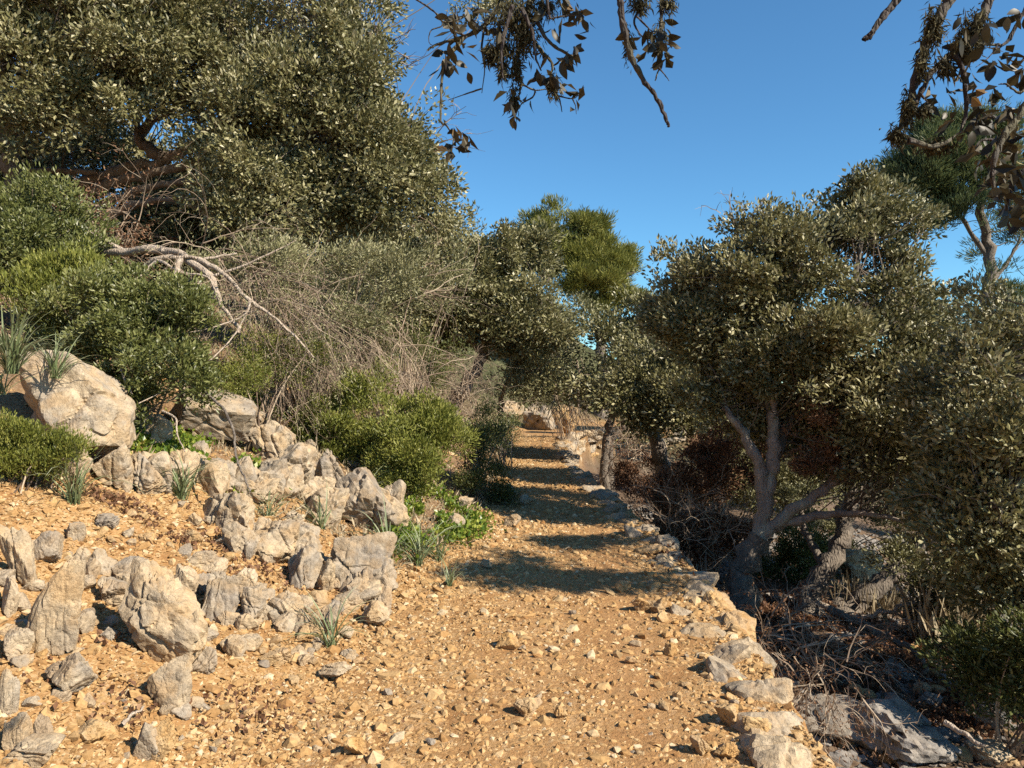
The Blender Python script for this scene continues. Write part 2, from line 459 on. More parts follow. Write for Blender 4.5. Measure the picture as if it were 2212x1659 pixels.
def rock_shape(seed, sub=4, planes=13, jag=1.0, cracks=3, strata=0.0):
    """An angular block: a sphere cut by random planes, then broken up with noise, ledges and cracks. About unit half-size."""
    r = np.random.RandomState(seed)
    v, f = ICO[sub]
    n = r.normal(size=(planes, 3)); n /= np.linalg.norm(n, axis=1)[:, None]
    d = r.uniform(0.50, 0.92, planes)
    k = (v @ n.T)
    rad = np.where(k > 0.05, d[None] / np.maximum(k, 0.05), 9.0)
    rad = np.sort(rad, axis=1)
    a, b = rad[:, 0], rad[:, 1]
    h = np.clip(0.5 + 0.5 * (b - a) / 0.045, 0, 1)
    R = np.minimum(a - 0.045 * 0.25 * (1 - h), 1.35)
    p = v * R[:, None]
    if jag and sub >= 4:
        o = r.uniform(0, 50, 3)
        q_ = p + o
        big = fbm(q_[:, 0] * 1.6, q_[:, 1] * 1.6, q_[:, 2] * 1.6, seed, 2) - 0.5
        mid = fbm(q_[:, 0] * 4.2, q_[:, 1] * 4.2, q_[:, 2] * 4.2, seed + 3, 3) - 0.5
        rid = np.abs(vnoise(q_[:, 0] * 3.0, q_[:, 1] * 3.0, q_[:, 2] * 3.0, seed + 5) - 0.5) * 2
        dis = 0.17 * big + 0.13 * mid - 0.09 * np.clip(0.28 - rid, 0, 1) / 0.28
        if strata:
            s = r.normal(size=3); s[2] += 1.2; s /= np.linalg.norm(s)
            t = (p @ s) * 6 + 1.2 * big
            dis += strata * (np.abs((t % 1) - 0.5) - 0.25) * 0.35
        for c in range(cracks):
            cn = r.normal(size=3); cn[2] *= 0.4; cn /= np.linalg.norm(cn)
            t = p @ cn - r.uniform(0.18, 0.6) * (1 if r.rand() < .5 else -1) + 0.16 * (vnoise(q_[:, 0] * 2.5, q_[:, 1] * 2.5, q_[:, 2] * 2.5, seed + 11 + c) - 0.5)
            dis -= 0.13 * np.clip(1 - np.abs(t) / 0.055, 0, 1)
        p = p + v * (dis * jag)[:, None]
    elif jag:
        p = p * (1 + r.uniform(-0.12, 0.12, len(p)) * jag)[:, None]
    ext = (p.max(0) - p.min(0)) / 2
    return (p - (p.max(0) + p.min(0)) / 2) / ext, f


def euler_m(rx, ry, rz):
    from mathutils import Euler
    return np.array(Euler((rx, ry, rz)).to_matrix())


def boulder(seed, px, py, w, h, label, mat='rock', dep=0.85, lean=0.0, sink=0.14, jag=1.0, planes=13, cracks=3, strata=0.0, rz=None, sub=4, name="boulder", cat="rock"):
    base = hit(px, min(py + 0.42 * h, 1652 if py < 1640 else 1655))
    d = base[1]
    if max(w, h) >= 60 and d < 9 and name == 'boulder': sub = 5
    W, H = w / FD * d, h / FD * d * 1.05
    p, f = rock_shape(seed, sub, planes, jag, cracks, strata)
    r = np.random.RandomState(seed + 1)
    p = p @ euler_m(r.uniform(-.25, .25), 0, r.uniform(0, 6.28) if rz is None else rz).T
    ext = (p.max(0) - p.min(0)) / 2; p = p / ext
    p = p * np.array([W / 2, W * dep / 2, H * (1 + sink) / 2])
    p = p @ euler_m(0, lean, 0).T
    c = base + np.array([0, W * dep * 0.35, H * 0.5 * (1 - sink)])
    me = make_mesh(name, p, f)
    o = link(name, me, M[mat], loc=c)
    return tag(o, label, cat, "limestone boulders")


B = [
    # seed, px, py, w, h, label, options
    (1, 112, 893, 300, 185, "huge rounded grey boulder on the left slope with branch shadows across it", dict(dep=0.75, lean=0.55, planes=16, cracks=1, jag=.7, sub=5, rz=.4)),
    (2, 445, 905, 180, 125, "tall pale boulder with a smooth face behind the green creeper", dict(lean=0.75, planes=12, cracks=1, jag=.7, sub=5)),
    (3, 452, 848, 60, 50, "small pale nub of rock on top of the smooth-faced boulder", dict()),
    (4, 321, 935, 86, 62, "rounded grey boulder among creeper between the two largest boulders", dict(planes=20, jag=.7)),
    (5, 582, 962, 92, 84, "weathered grey boulder at the top of the rock spine by the creeper", dict(cracks=4)),
    (6, 615, 1022, 122, 100, "cracked pale block in the middle of the rock spine", dict(cracks=5, sub=5)),
    (7, 707, 1030, 76, 90, "upright pocked block at the lower end of the rock spine beside the green bush", dict(cracks=4)),
    (8, 388, 1014, 92, 66, "smooth domed rock directly behind the asphodel at the soil edge", dict(planes=18)),
    (9, 236, 1018, 106, 92, "overhanging angular block with a shaded hollow beneath the huge boulder", dict(planes=10, cracks=4)),
    (10, 317, 1034, 72, 92, "fluted upright rock with dark vertical clefts", dict(strata=0.6, cracks=6)),
    (11, 133, 1008, 66, 56, "low pale rock at the foot of the feathery bush", dict()),
    (12, 474, 1035, 62, 64, "angular rock half wrapped in creeper below the smooth-faced boulder", dict()),
    (13, 552, 1062, 100, 58, "broad flat rock under a bare twig in the rock spine", dict(cracks=4)),
    (14, 432, 978, 34, 40, "small pointed stone leaning on the smooth-faced boulder", dict(planes=9)),
    (15, 430, 1000, 40, 34, "small cream stone poking out of the creeper", dict()),
    (16, 664, 966, 34, 28, "small round stone lying in greenery above the rock spine", dict(planes=22, jag=.6)),
    (17, 524, 895, 42, 60, "narrow upright stone to the right of the smooth-faced boulder", dict(planes=9)),
    (18, 548, 915, 60, 44, "cream rubble block on the bank above the rock spine", dict()),
    (19, 778, 1100, 165, 120, "large bluish shaded boulder at the corner of the bank", dict(mat='rock', cracks=5, sub=5, lean=.25)),
    (20, 845, 1088, 66, 80, "shaded grey block on the end of the bluish boulder next to creeper", dict(cracks=4)),
    (21, 700, 1095, 90, 70, "pale rock between two asphodels on the upper bank", dict()),
    (22, 1004, 1096, 46, 36, "grey stone in the shaded creeper patch near the dark bush", dict()),
    (23, 979, 1136, 52, 40, "pale stone at the edge of the bright creeper patch", dict()),
    (24, 1107, 1128, 40, 26, "flat grey stone at the shaded left edge of the path", dict()),
    (25, 1103, 1070, 22, 40, "small upright cream stone marking the left edge of the path", dict(planes=9)),
    (26, 1137, 1086, 34, 26, "dark stone beside the small upright cream stone", dict()),
    (30, 583, 1180, 112, 86, "broad pale slab sloping down on the middle of the rubble slope", dict(lean=.3, planes=9, sub=5)),
    (31, 655, 1163, 76, 62, "wedge of rock with a dark left face above the rubble slope", dict(planes=8)),
    (32, 484, 1108, 124, 86, "low bleached outcrop running up towards the rock spine", dict(cracks=5, lean=.2)),
    (33, 655, 1238, 74, 86, "stout cracked block left of the big rounded outcrop", dict(cracks=5)),
    (34, 702, 1256, 42, 72, "narrow standing block wedged against the big rounded outcrop", dict(planes=9)),
    (35, 770, 1232, 142, 138, "big rounded pale outcrop where the slope meets the path", dict(cracks=4, sub=5, lean=.2, strata=.2)),
    (36, 812, 1262, 80, 90, "right shoulder of the pale outcrop touching the gravel path", dict(cracks=3, lean=.25)),
    (37, 430, 1214, 80, 36, "flat grey-white slab lying flush in the orange soil", dict(dep=.6, sink=.4)),
    (38, 157, 1154, 46, 38, "tan triangular stone on the upper soil patch", dict(planes=8)),
    (39, 222, 1132, 60, 30, "flat tan stone on the upper soil patch beside the asphodel", dict()),
    (40, 412, 1160, 44, 26, "lens-shaped tan stone in the middle of the soil patch", dict(mat='rock_ochre')),
    (41, 312, 1164, 40, 22, "flat ochre stone resting left of the lens-shaped stone", dict(mat='rock_ochre')),
    (42, 419, 1126, 32, 28, "pale small block at the top of the soil patch", dict()),
    (50, 113, 1335, 118, 200, "tall leaning slab of tan rock at the left", dict(lean=0.28, planes=8, cracks=3, dep=.6, sub=5)),
    (51, 133, 1468, 108, 96, "fractured block at the foot of the tall leaning slab", dict(lean=.2, cracks=5)),
    (52, 340, 1348, 185, 210, "large jagged grey boulder standing up on the rubble slope", dict(planes=9, cracks=5, sub=5, jag=1.2, dep=.7)),
    (53, 360, 1493, 90, 108, "pointed cream stone in front of the jagged grey boulder", dict(planes=8, dep=.6)),
    (54, 405, 1395, 60, 120, "pale flake leaning on the right side of the jagged boulder", dict(planes=8, dep=.5)),
    (55, 28, 1215, 80, 130, "cracked pale rock face cut by the left edge of the photo", dict(cracks=6, sub=5)),
    (56, 95, 1192, 60, 64, "wedge-shaped tan rock right of the cracked rock face", dict(planes=8, lean=.3)),
    (57, 160, 1218, 58, 62, "squat block with a dark left side below the tan triangular stone", dict(planes=9)),
    (58, 206, 1212, 46, 42, "broken cream stone beside the squat block", dict()),
    (59, 270, 1248, 98, 60, "wide nodular rock behind the jagged grey boulder", dict(cracks=4)),
    (60, 240, 1290, 70, 66, "cream block on the left behind the jagged boulder", dict(cracks=4)),
    (61, 396, 1264, 58, 64, "two-toned stone right behind the jagged boulder's tip", dict(planes=9)),
    (62, 470, 1304, 84, 100, "knobbly honeycombed rock right of the jagged boulder", dict(cracks=7, jag=1.3, sub=5)),
    (63, 543, 1322, 60, 84, "upright rock with an orange hollow beside the honeycombed rock", dict(mat='rock', planes=9)),
    (64, 602, 1322, 62, 44, "cream angular stone lying below the stout cracked block", dict(planes=8)),
    (65, 671, 1310, 78, 46, "smooth ochre stone lying below the big rounded outcrop", dict(mat='rock_ochre', planes=18)),
    (66, 525, 1262, 60, 50, "pale stone capping the rubble left of the stout cracked block", dict()),
    (67, 740, 1312, 80, 40, "low pale ledge under the big rounded outcrop", dict(sink=.3)),
    (68, 22, 1400, 66, 62, "shaded block at the left edge beneath the tall leaning slab", dict(planes=9)),
    (69, 14, 1300, 50, 80, "rock in the shade left of the tall leaning slab", dict(planes=9)),
    (70, 310, 1618, 62, 84, "dark-faced stone in the foreground propped against an ochre one", dict(planes=7, dep=.7)),
    (71, 342, 1622, 56, 80, "ochre wedge stone leaning on the dark-faced foreground stone", dict(mat='rock_ochre', planes=8, lean=.5)),
    (72, 182, 1592, 88, 38, "flat ochre slab in the foreground soil", dict(mat='rock_ochre', sink=.35)),
    (73, 30, 1596, 54, 80, "grey block in the bottom left corner pile", dict(planes=9)),
    (74, 82, 1596, 52, 66, "cream block beside the grey block of the corner pile", dict(planes=9)),
    (75, 12, 1508, 40, 100, "slender upright stone at the left edge above the corner pile", dict(planes=8)),
    (76, 50, 1650, 130, 40, "broad flat stone cut by the bottom left corner", dict(sink=.3)),
    (77, 507, 1406, 46, 44, "folded tan stone on the rubble below the honeycombed rock", dict(planes=8)),
    (78, 590, 1428, 66, 38, "ochre flat-topped stone on the lower rubble slope", dict(mat='rock_ochre')),
    (79, 717, 1460, 72, 38, "pale flat stone with a dark left end near the asphodel", dict()),
    (80, 430, 1440, 60, 50, "pale ledge at the right foot of the jagged boulder", dict(sink=.3)),
    (81, 808, 1335, 70, 50, "pale low stone between the outcrop and the path", dict()),
    (82, 668, 1375, 60, 40, "tan stone just left of the lower asphodel", dict(mat='rock_ochre')),
    (83, 1103, 1394, 54, 30, "rounded ochre stone sunk in the middle of the path", dict(mat='rock_ochre', planes=18)),
    (84, 1140, 1535, 66, 34, "flat ochre stone near the front of the path", dict(mat='rock_ochre')),
    (85, 1212, 1545, 30, 24, "small dark brown stone near the front of the path", dict(mat='rock_ochre')),
    (86, 1384, 1312, 44, 32, "tan stone on the right of the path near the wall", dict(mat='rock_ochre')),
    (87, 1424, 1312, 40, 34, "bright ochre stone paired with a tan one near the wall", dict(mat='rock_ochre')),
    (88, 1049, 1222, 26, 20, "round stone at the front of the tree shadow on the path", dict(planes=22)),
    (89, 1344, 1272, 36, 22, "pointed stone at the right end of the tree shadow", dict(mat='rock_ochre')),
    (90, 1582, 1556, 58, 50, "squarish orange block on the path edge by the wall corner", dict(mat='rock_ochre', planes=9)),
    (91, 1640, 1580, 66, 44, "rounded orange stone beside the squarish block", dict(mat='rock_ochre', planes=14)),
    (92, 1520, 1620, 50, 36, "tan stone in the bottom right of the path", dict(mat='rock_ochre')),
    (93, 1575, 1630, 56, 34, "flat ochre stone right at the bottom of the path edge", dict(mat='rock_ochre')),
    (94, 760, 1625, 50, 40, "tan stone on the path at the bottom of the photo", dict(mat='rock_ochre')),
    (95, 1449, 1408, 30, 26, "brown stone on gravel halfway along the wall", dict(mat='rock_ochre')),
    # far end and lower terrace
    (100, 1165, 905, 80, 60, "grey outcrop above the far end of the path", dict(cracks=5)),
    (101, 1220, 912, 60, 60, "orange-grey rock face at the bend of the path", dict(mat='rock_ochre', cracks=5)),
    (102, 1110, 890, 60, 40, "pale outcrop among twigs left of the path's bend", dict()),
    (103, 870, 830, 70, 60, "pale crag showing through dead twigs on the hillside", dict()),
    (104, 985, 935, 60, 60, "pale rock at the foot of the leaning trunk by the path", dict()),
    (105, 1090, 958, 40, 18, "flat stone by the dark bush beside the path", dict()),
    (106, 1880, 1235, 120, 70, "mossy sunlit boulder behind the leaning trunks", dict(planes=18)),
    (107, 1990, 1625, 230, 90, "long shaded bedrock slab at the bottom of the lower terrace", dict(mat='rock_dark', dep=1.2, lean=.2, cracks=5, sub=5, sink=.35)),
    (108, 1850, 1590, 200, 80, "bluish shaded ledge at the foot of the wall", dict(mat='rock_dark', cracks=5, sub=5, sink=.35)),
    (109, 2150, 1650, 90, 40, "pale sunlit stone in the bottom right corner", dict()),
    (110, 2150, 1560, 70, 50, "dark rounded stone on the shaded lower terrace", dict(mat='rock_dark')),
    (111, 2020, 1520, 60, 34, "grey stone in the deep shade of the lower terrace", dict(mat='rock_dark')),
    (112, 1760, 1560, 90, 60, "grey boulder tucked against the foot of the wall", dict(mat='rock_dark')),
    (113, 2150, 1420, 70, 34, "sunlit tan stone on the far bank of the lower terrace", dict()),
    (114, 1940, 1460, 60, 40, "dark stone beneath the fallen curved branch", dict(mat='rock_dark')),
]
for seed, px, py, w, h, label, opt in B:
    boulder(seed * 7 + 3, px, py, w, h, label, **opt)

ro = np.random.RandomState(88)
for lab, line, n, (a, b) in [
        ("pale limestone block packed into the rock spine below the bushes", [(60, 975), (200, 1000), (330, 1020), (450, 1025), (560, 1045), (650, 1065), (740, 1095), (840, 1125)], 34, (46, 92)),
        ("bleached limestone block packed into the outcrop that runs down to the path", [(470, 1120), (560, 1160), (640, 1200), (700, 1240), (770, 1275), (830, 1300)], 22, (44, 88)),
        ("weathered limestone block in the broken ledge beside the jagged boulder", [(170, 1240), (250, 1265), (330, 1280), (420, 1290), (520, 1320), (620, 1335), (700, 1330)], 20, (40, 74))]:
    lx, ly = [p[0] for p in line], [p[1] for p in line]
    for k in range(n):
        u = (k + ro.rand()) / n * (len(line) - 1)
        px = float(np.interp(u, range(len(line)), lx)) + ro.normal(0, 12); py = float(np.interp(u, range(len(line)), ly)) + ro.normal(0, 17)
        w = ro.uniform(a, b)
        o = boulder(3000 + len(lab) * 50 + k, px, py, w, w * ro.uniform(.55, 1.1), lab, lean=ro.uniform(-.1, .5), planes=ro.randint(7, 12), cracks=ro.randint(2, 6), strata=ro.choice([0, 0, .3]), sink=.3, name="outcrop_block")
        o["group"] = lab.replace("block", "blocks", 1)

# shared block shapes for wall stones and loose stones
BLOCK = [make_mesh("stone", *rock_shape(900 + k, 4, 8 + (k % 4) * 2, 0.75, 2)) for k in range(9)]
CHIP = [make_mesh("loose_stone", *rock_shape(700 + k, 2, 8 + (k % 4), 0.5)) for k in range(14)]
for me in BLOCK: me.materials.append(M['rock'])
OCHRE_BLOCK = [me.copy() for me in BLOCK]
for me in OCHRE_BLOCK: me.materials[0] = M['rock_ochre']
for k, me in enumerate(CHIP): me.materials.append(M['rock_ochre'] if k % 5 else M['rock'])

# dry-stone retaining wall along the right edge
rw = np.random.RandomState(77)
wy = np.linspace(2.3, 31, 1600); wx = np.interp(wy, YR, XR)
arc = np.concatenate([[0], np.cumsum(np.hypot(np.diff(wx), np.diff(wy)))])
wall = root("dry_stone_wall", "rough dry-stone retaining wall edging the right side of the path", "wall", (float(wx[200]), float(wy[200]), -0.9))
wl = np.array(wall.location)
for course, (zc, hh, off) in enumerate([(-0.045, 0.20, -0.12), (-0.27, 0.24, 0.0), (-0.50, 0.25, 0.03), (-0.74, 0.26, 0.06)]):
    s = rw.uniform(0, 0.2)
    while s < arc[-1]:
        L = rw.uniform(0.22, 0.44) if course == 0 else rw.uniform(0.45, 0.78)
        if s > 12: L *= 1.3
        sc = s + L / 2
        if sc > arc[-1]: break
        y = float(np.interp(sc, arc, wy)); x = float(np.interp(y, YR, XR))
        y2 = y + 0.1; ang = math.atan2(y2 - y, float(np.interp(y2, YR, XR)) - x)
        nrm = np.array([math.sin(ang), -math.cos(ang)])
        o2 = off + (rw.uniform(-0.13, 0.07) if course == 0 else rw.uniform(-0.05, 0.05))
        k = rw.randint(len(BLOCK))
        dep = rw.uniform(0.30, 0.46) if course == 0 else rw.uniform(0.26, 0.36)
        hz = hh * rw.uniform(0.8, 1.25) * (rw.uniform(0.75, 1.4) if course == 0 else 1)
        link("stone", (OCHRE_BLOCK if rw.rand() < (.4 if y < 3.6 else .12) else BLOCK)[k], parent=wall, loc=tuple(np.array([x + nrm[0] * o2, y + nrm[1] * o2, zc + rw.uniform(-.03, .035)]) - wl),
             rot=(rw.uniform(-.12, .12), rw.uniform(-.12, .12), ang + rw.uniform(-.25, .25) + (math.pi if rw.rand() < .5 else 0)),
             scale=(L * 0.54, dep * 0.5, hz * 0.5))
        s += L * (.80 if course == 0 else .97)

# loose stones one can pick out, then gravel
rs = np.random.RandomState(5)
ZONES = [
    # (px0, px1, py0, py1, count, size range px, label)
    (560, 900, 1320, 1640, 62, (13, 34), "loose angular tan stone on the rubble between the outcrop and the path"),
    (150, 560, 1400, 1650, 52, (13, 36), "loose angular tan stone on the soil below the jagged grey boulder"),
    (0, 150, 1100, 1650, 22, (13, 34), "loose cream stone lying round the tall leaning slab"),
    (180, 640, 1090, 1400, 58, (12, 34), "loose tan stone lying round the jagged boulder and on the soil patch above it"),
    (1340, 1600, 1260, 1640, 62, (12, 34), "loose ochre stone on the gravel shoulder beside the wall"),
    (900, 1340, 1280, 1655, 34, (11, 26), "loose ochre stone half sunk in the middle of the path"),
]
count = 0
for x0, x1, y0, y1, n, (a, b), lab in ZONES:
    for k in range(n):
        g = hit(rs.uniform(x0, x1), rs.uniform(y0, y1))
        w = (a + (b - a) * rs.rand() ** 2.2) / FD * g[1]
        sc = np.array([w * rs.uniform(.4, .6), w * rs.uniform(.32, .55), w * rs.uniform(.2, .42)])
        o = link("loose_stone", CHIP[rs.randint(len(CHIP))], loc=tuple(g + np.array([0, 0, sc[2] * 0.55])),
                 rot=(rs.uniform(-.5, .5), rs.uniform(-.5, .5), rs.uniform(0, 6.28)), scale=tuple(sc))
        tag(o, lab, "stone", lab.replace("stone", "stones", 1)); count += 1
for x0, x1, y0, y1, n, (a, b), lab in [
        (430, 760, 1270, 1440, 34, (28, 62), "pale angular rubble block lodged between the honeycombed rock and the ochre stone"),
        (150, 330, 1240, 1420, 14, (28, 58), "pale rubble block wedged behind and left of the jagged grey boulder"),
        (380, 760, 1110, 1260, 18, (26, 60), "pale rubble block around the broad sloping slab"),
        (130, 520, 1480, 1650, 12, (24, 52), "tan rubble block on the soil in front of the pointed cream stone"),
        (0, 110, 1180, 1600, 12, (28, 60), "pale rubble block beside the cracked rock face at the left edge"),
        (560, 880, 960, 1090, 16, (24, 56), "grey rubble block on the rock spine beside the yellow-green bush")]:
    for k in range(n):
        g = hit(rs.uniform(x0, x1), rs.uniform(y0, y1))
        w = (a + (b - a) * rs.rand() ** 1.6) / FD * g[1]
        sc = np.array([w * rs.uniform(.42, .58), w * rs.uniform(.36, .55), w * rs.uniform(.28, .5)])
        o = link("rubble_block", BLOCK[rs.randint(len(BLOCK))], loc=tuple(g + np.array([0, 0, sc[2] * 0.45])),
                 rot=(rs.uniform(-.4, .4), rs.uniform(-.4, .4), rs.uniform(0, 6.28)), scale=tuple(sc))
        tag(o, lab, "rock", lab.replace("block", "blocks", 1))
rs = np.random.RandomState(6)
for k in range(46):
    g = hit(rs.uniform(1720, 2212), rs.uniform(1400, 1655))
    w = rs.uniform(16, 46) / FD * g[1]
    sc = np.array([w * rs.uniform(.4, .6), w * rs.uniform(.32, .55), w * rs.uniform(.25, .45)])
    o = link("shaded_stone", CHIP[rs.randint(len(CHIP))], loc=tuple(g + np.array([0, 0, sc[2] * 0.5])),
             rot=(rs.uniform(-.5, .5), rs.uniform(-.5, .5), rs.uniform(0, 6.28)), scale=tuple(sc))
    tag(o, "grey stone strewn in the shade of the lower terrace below the wall", "stone", "stones strewn on the lower terrace")


def scatter_pebbles(name, n, sub, xr_, yr_, size, seed, dens, mat, flat=(0.35, 0.8)):
    r = np.random.RandomState(seed)
    m = n * 4
    y = yr_[0] * (yr_[1] / yr_[0]) ** (r.rand(m) ** 0.9)
    xl = np.interp(y, YL, XL); xr2 = np.interp(y, YR, XR)
    x = xr_[0] + (xr_[1] - xr_[0]) * r.rand(m)
    keep = (np.abs(x) < 0.72 * y + 0.4) & (r.rand(m) < dens(x, y, xl, xr2))
    x, y = x[keep][:n], y[keep][:n]; n = len(x)
    v0, f0 = ICO[sub] if sub else (np.array([[1, 0, 0], [-1, 0, 0], [0, 1, 0], [0, -1, 0], [0, 0, 1], [0, 0, -1]], float),
                                   np.array([[0, 2, 4], [2, 1, 4], [1, 3, 4], [3, 0, 4], [2, 0, 5], [1, 2, 5], [3, 1, 5], [0, 3, 5]]))
    s = size[0] * np.exp(r.normal(0, 0.5, n)); s = np.clip(s, size[0] * .4, size[1])
    s = s * np.clip(0.75 + y / 16, 0.9, 1.7)
    k = len(v0)
    v = v0[None] * r.uniform(0.72, 1.25, (n, k, 1)) + r.normal(0, 0.13, (n, k, 3))
    v = v * np.stack([s * r.uniform(.8, 1.4, n), s * r.uniform(.6, 1.0, n), s * r.uniform(*flat, n)], -1)[:, None]
    th, tl = r.uniform(0, 6.28, n), r.uniform(-.5, .5, n)
    ct, st = np.cos(tl)[:, None], np.sin(tl)[:, None]
    v = np.stack([v[..., 0] * ct + v[..., 2] * st, v[..., 1], -v[..., 0] * st + v[..., 2] * ct], -1)
    c, d = np.cos(th)[:, None], np.sin(th)[:, None]
    v = np.stack([v[..., 0] * c - v[..., 1] * d, v[..., 0] * d + v[..., 1] * c, v[..., 2]], -1)
    z = height(x, y, True) + s * 0.22
    v = v + np.stack([x, y, z], -1)[:, None]
    f = (f0[None] + (np.arange(n) * k)[:, None, None]).reshape(-1, 3)
    t = np.clip(r.normal(0.52, 0.24, n), 0, 1)
    return link(name, make_mesh(name, v.reshape(-1, 3), f, np.repeat(t, k)), mat, kind="stuff")


def dens_path(x, y, xl, xr2):
    u = (x - xl) / (xr2 - xl)
    worn = np.exp(-((u - 0.42) / 0.12) ** 2) * 0.55 + np.exp(-((u - 0.68) / 0.14) ** 2) * 0.95
    patch = fbm(x * 1.1, y * 0.7, seed=55)
    on = np.clip((1.15 - .8 * worn) * (0.5 + 1.2 * patch), 0.12, 1)
    slope = np.clip(0.35 + 0.9 * fbm(x * 1.3, y * 1.3, seed=56), 0, 1) * np.where(xl - x > 2.6, 0.25, 1)
    d = np.where(x < xl, slope, on)
    return np.where(x > xr2 - 0.02, 0, np.where((x < xl - .3) & (y > 6.5), 0.12, d))


scatter_pebbles("gravel", 125000, 0, (-4.2, 3.2), (2.2, 24), (0.0078, 0.022), 11, dens_path, M['gravel'])
scatter_pebbles("coarse_gravel", 19000, 1, (-4.0, 2.2), (2.2, 14), (0.0125, 0.042), 12, lambda x, y, a, b: dens_path(x, y, a, b) * np.where((x < a + .35) | (x > b - .55), 1, .60), M['gravel'])
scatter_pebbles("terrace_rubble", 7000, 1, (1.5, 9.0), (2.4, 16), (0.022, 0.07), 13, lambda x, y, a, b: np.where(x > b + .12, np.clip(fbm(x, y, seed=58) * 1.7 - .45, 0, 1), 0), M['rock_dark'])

# ------------------------------------------------------------------ foliage
def leaves(pos, axis_, L, W, rng, fold=0.18, tint=None, spread=0.9):
    n = len(pos)
    a = axis_ + rng.normal(0, spread, (n, 3)) * 0.6
    a /= np.linalg.norm(a, axis=1)[:, None] + 1e-9
    b = np.cross(a, rng.normal(size=(n, 3))); b /= np.linalg.norm(b, axis=1)[:, None] + 1e-9
    nn = np.cross(a, b)
    l = (L * rng.uniform(.5, 1.4, n))[:, None]; w = (W * rng.uniform(.7, 1.25, n))[:, None]
    p0 = pos; p2 = pos + a * l + nn * l * rng.normal(0, .12, (n, 1))
    m = pos + a * l * 0.5 + nn * (w * fold)
    v = np.stack([p0, m + b * w * .5, p2, m - b * w * .5], 1).reshape(-1, 3)
    i = np.arange(n) * 4
    f = np.concatenate([np.stack([i, i + 1, i + 2], -1), np.stack([i, i + 2, i + 3], -1)])
    return v, f, np.repeat(tint if tint is not None else rng.rand(n), 4)


def ell(px, py, rx, ry, d, rd=None):
    """An ellipsoid of crown: centre and half-sizes read off the photograph at distance d."""
    c = P(px, py, d); a, b = rx / FD * d, ry / FD * d
    return (c, np.array([a, rd if rd else (a + b) * 0.5, b]))


def clusters(ells, n, rng, shell=0.55, hole=0.36, nf=0.9, seed=0, bough=0.0):
    w = np.array([(r[0] * r[1] * r[2]) ** (2 / 3) for _, r in ells]); w /= w.sum()
    C, O = [], []
    tries = 0
    while sum(map(len, C)) < n and tries < 40:
        tries += 1
        k = rng.choice(len(ells), n, p=w)
        c = np.array([e[0] for e in ells])[k]; r = np.array([e[1] for e in ells])[k]
        u = rng.normal(size=(n, 3)); u /= np.linalg.norm(u, axis=1)[:, None]
        t = shell + (1 - shell) * rng.rand(n) ** 0.6
        t = np.where(rng.rand(n) < 0.22, rng.rand(n) * 0.9, t) * rng.uniform(0.82, 1.18, n)
        t = np.where(rng.rand(n) < .12, t * rng.uniform(1.08, 1.38, n), t)
        p = c + u * r * t[:, None]
        if bough:                                   # gather the tufts on boughs, leaving gaps between them
            m = max(12, n // 13)
            hub = p[:m].copy(); hub[:, 2] += rng.normal(0, bough * .2, m)
            j = rng.randint(m, size=n); w_ = rng.normal(size=(n, 3)); w_ /= np.linalg.norm(w_, axis=1)[:, None]
            q_ = hub[j] + w_ * (rng.rand(n) ** .5 * bough * rng.uniform(.6, 1.25, m)[j])[:, None] * np.array([1, 1, .72])
            loose = rng.rand(n) < .10
            p = np.where(loose[:, None], p, q_); u = np.where(loose[:, None], u, u[:m][j] * .5 + w_ * .7)
        nz = vnoise(p[:, 0] * nf, p[:, 1] * nf, p[:, 2] * nf, seed + 3) * .65 + vnoise(p[:, 0] * nf * 2.7, p[:, 1] * nf * 2.7, p[:, 2] * nf * 2.7, seed + 4) * .35
        ok = (nz > hole) & (p[:, 2] > height(p[:, 0], p[:, 1]) + 0.03)
        C.append(p[ok]); O.append(u[ok])
    return np.concatenate(C)[:n], np.concatenate(O)[:n]


def crown(name, parent, ells, ncl, per, cr, L, W, mat, seed, up=0.35, hole=0.36, nf=0.9, pale=0.12, needle=False, flatten=0.8, shell=0.55, base_t=0.50, bough=0.5):
    rng = np.random.RandomState(seed)
    C, O = clusters(ells, ncl, rng, shell, hole, nf, seed, bough)
    n = len(C) * per
    k = np.repeat(np.arange(len(C)), per)
    off = rng.normal(size=(n, 3)); off /= np.linalg.norm(off, axis=1)[:, None]
    off *= (rng.rand(n) ** 0.45)[:, None] * cr * np.repeat(rng.uniform(.6, 1.35, len(C)), per)[:, None]
    off[:, 2] *= flatten
    pos = C[k] + off
    ax = O[k] * 0.7 + off / (cr + 1e-6) * 0.9 + np.array([0, 0, up])
    big = vnoise(C[:, 0] * 1.4, C[:, 1] * 1.4, C[:, 2] * 1.4, seed + 9) - .5
    t = np.clip(np.repeat(rng.normal(base_t, 0.12, len(C)) + .35 * big, per) + rng.normal(0, .16, n), 0, 0.85)
    t = np.where(rng.rand(n) < pale, rng.uniform(.85, 1, n), t)
    v, f, tt = leaves(pos, ax, L, W, rng, tint=t, spread=0.55 if needle else 0.95, fold=0.0 if needle else 0.2)
    part(name, v, f, mat, parent, tint=tt, kind="stuff")
    return C


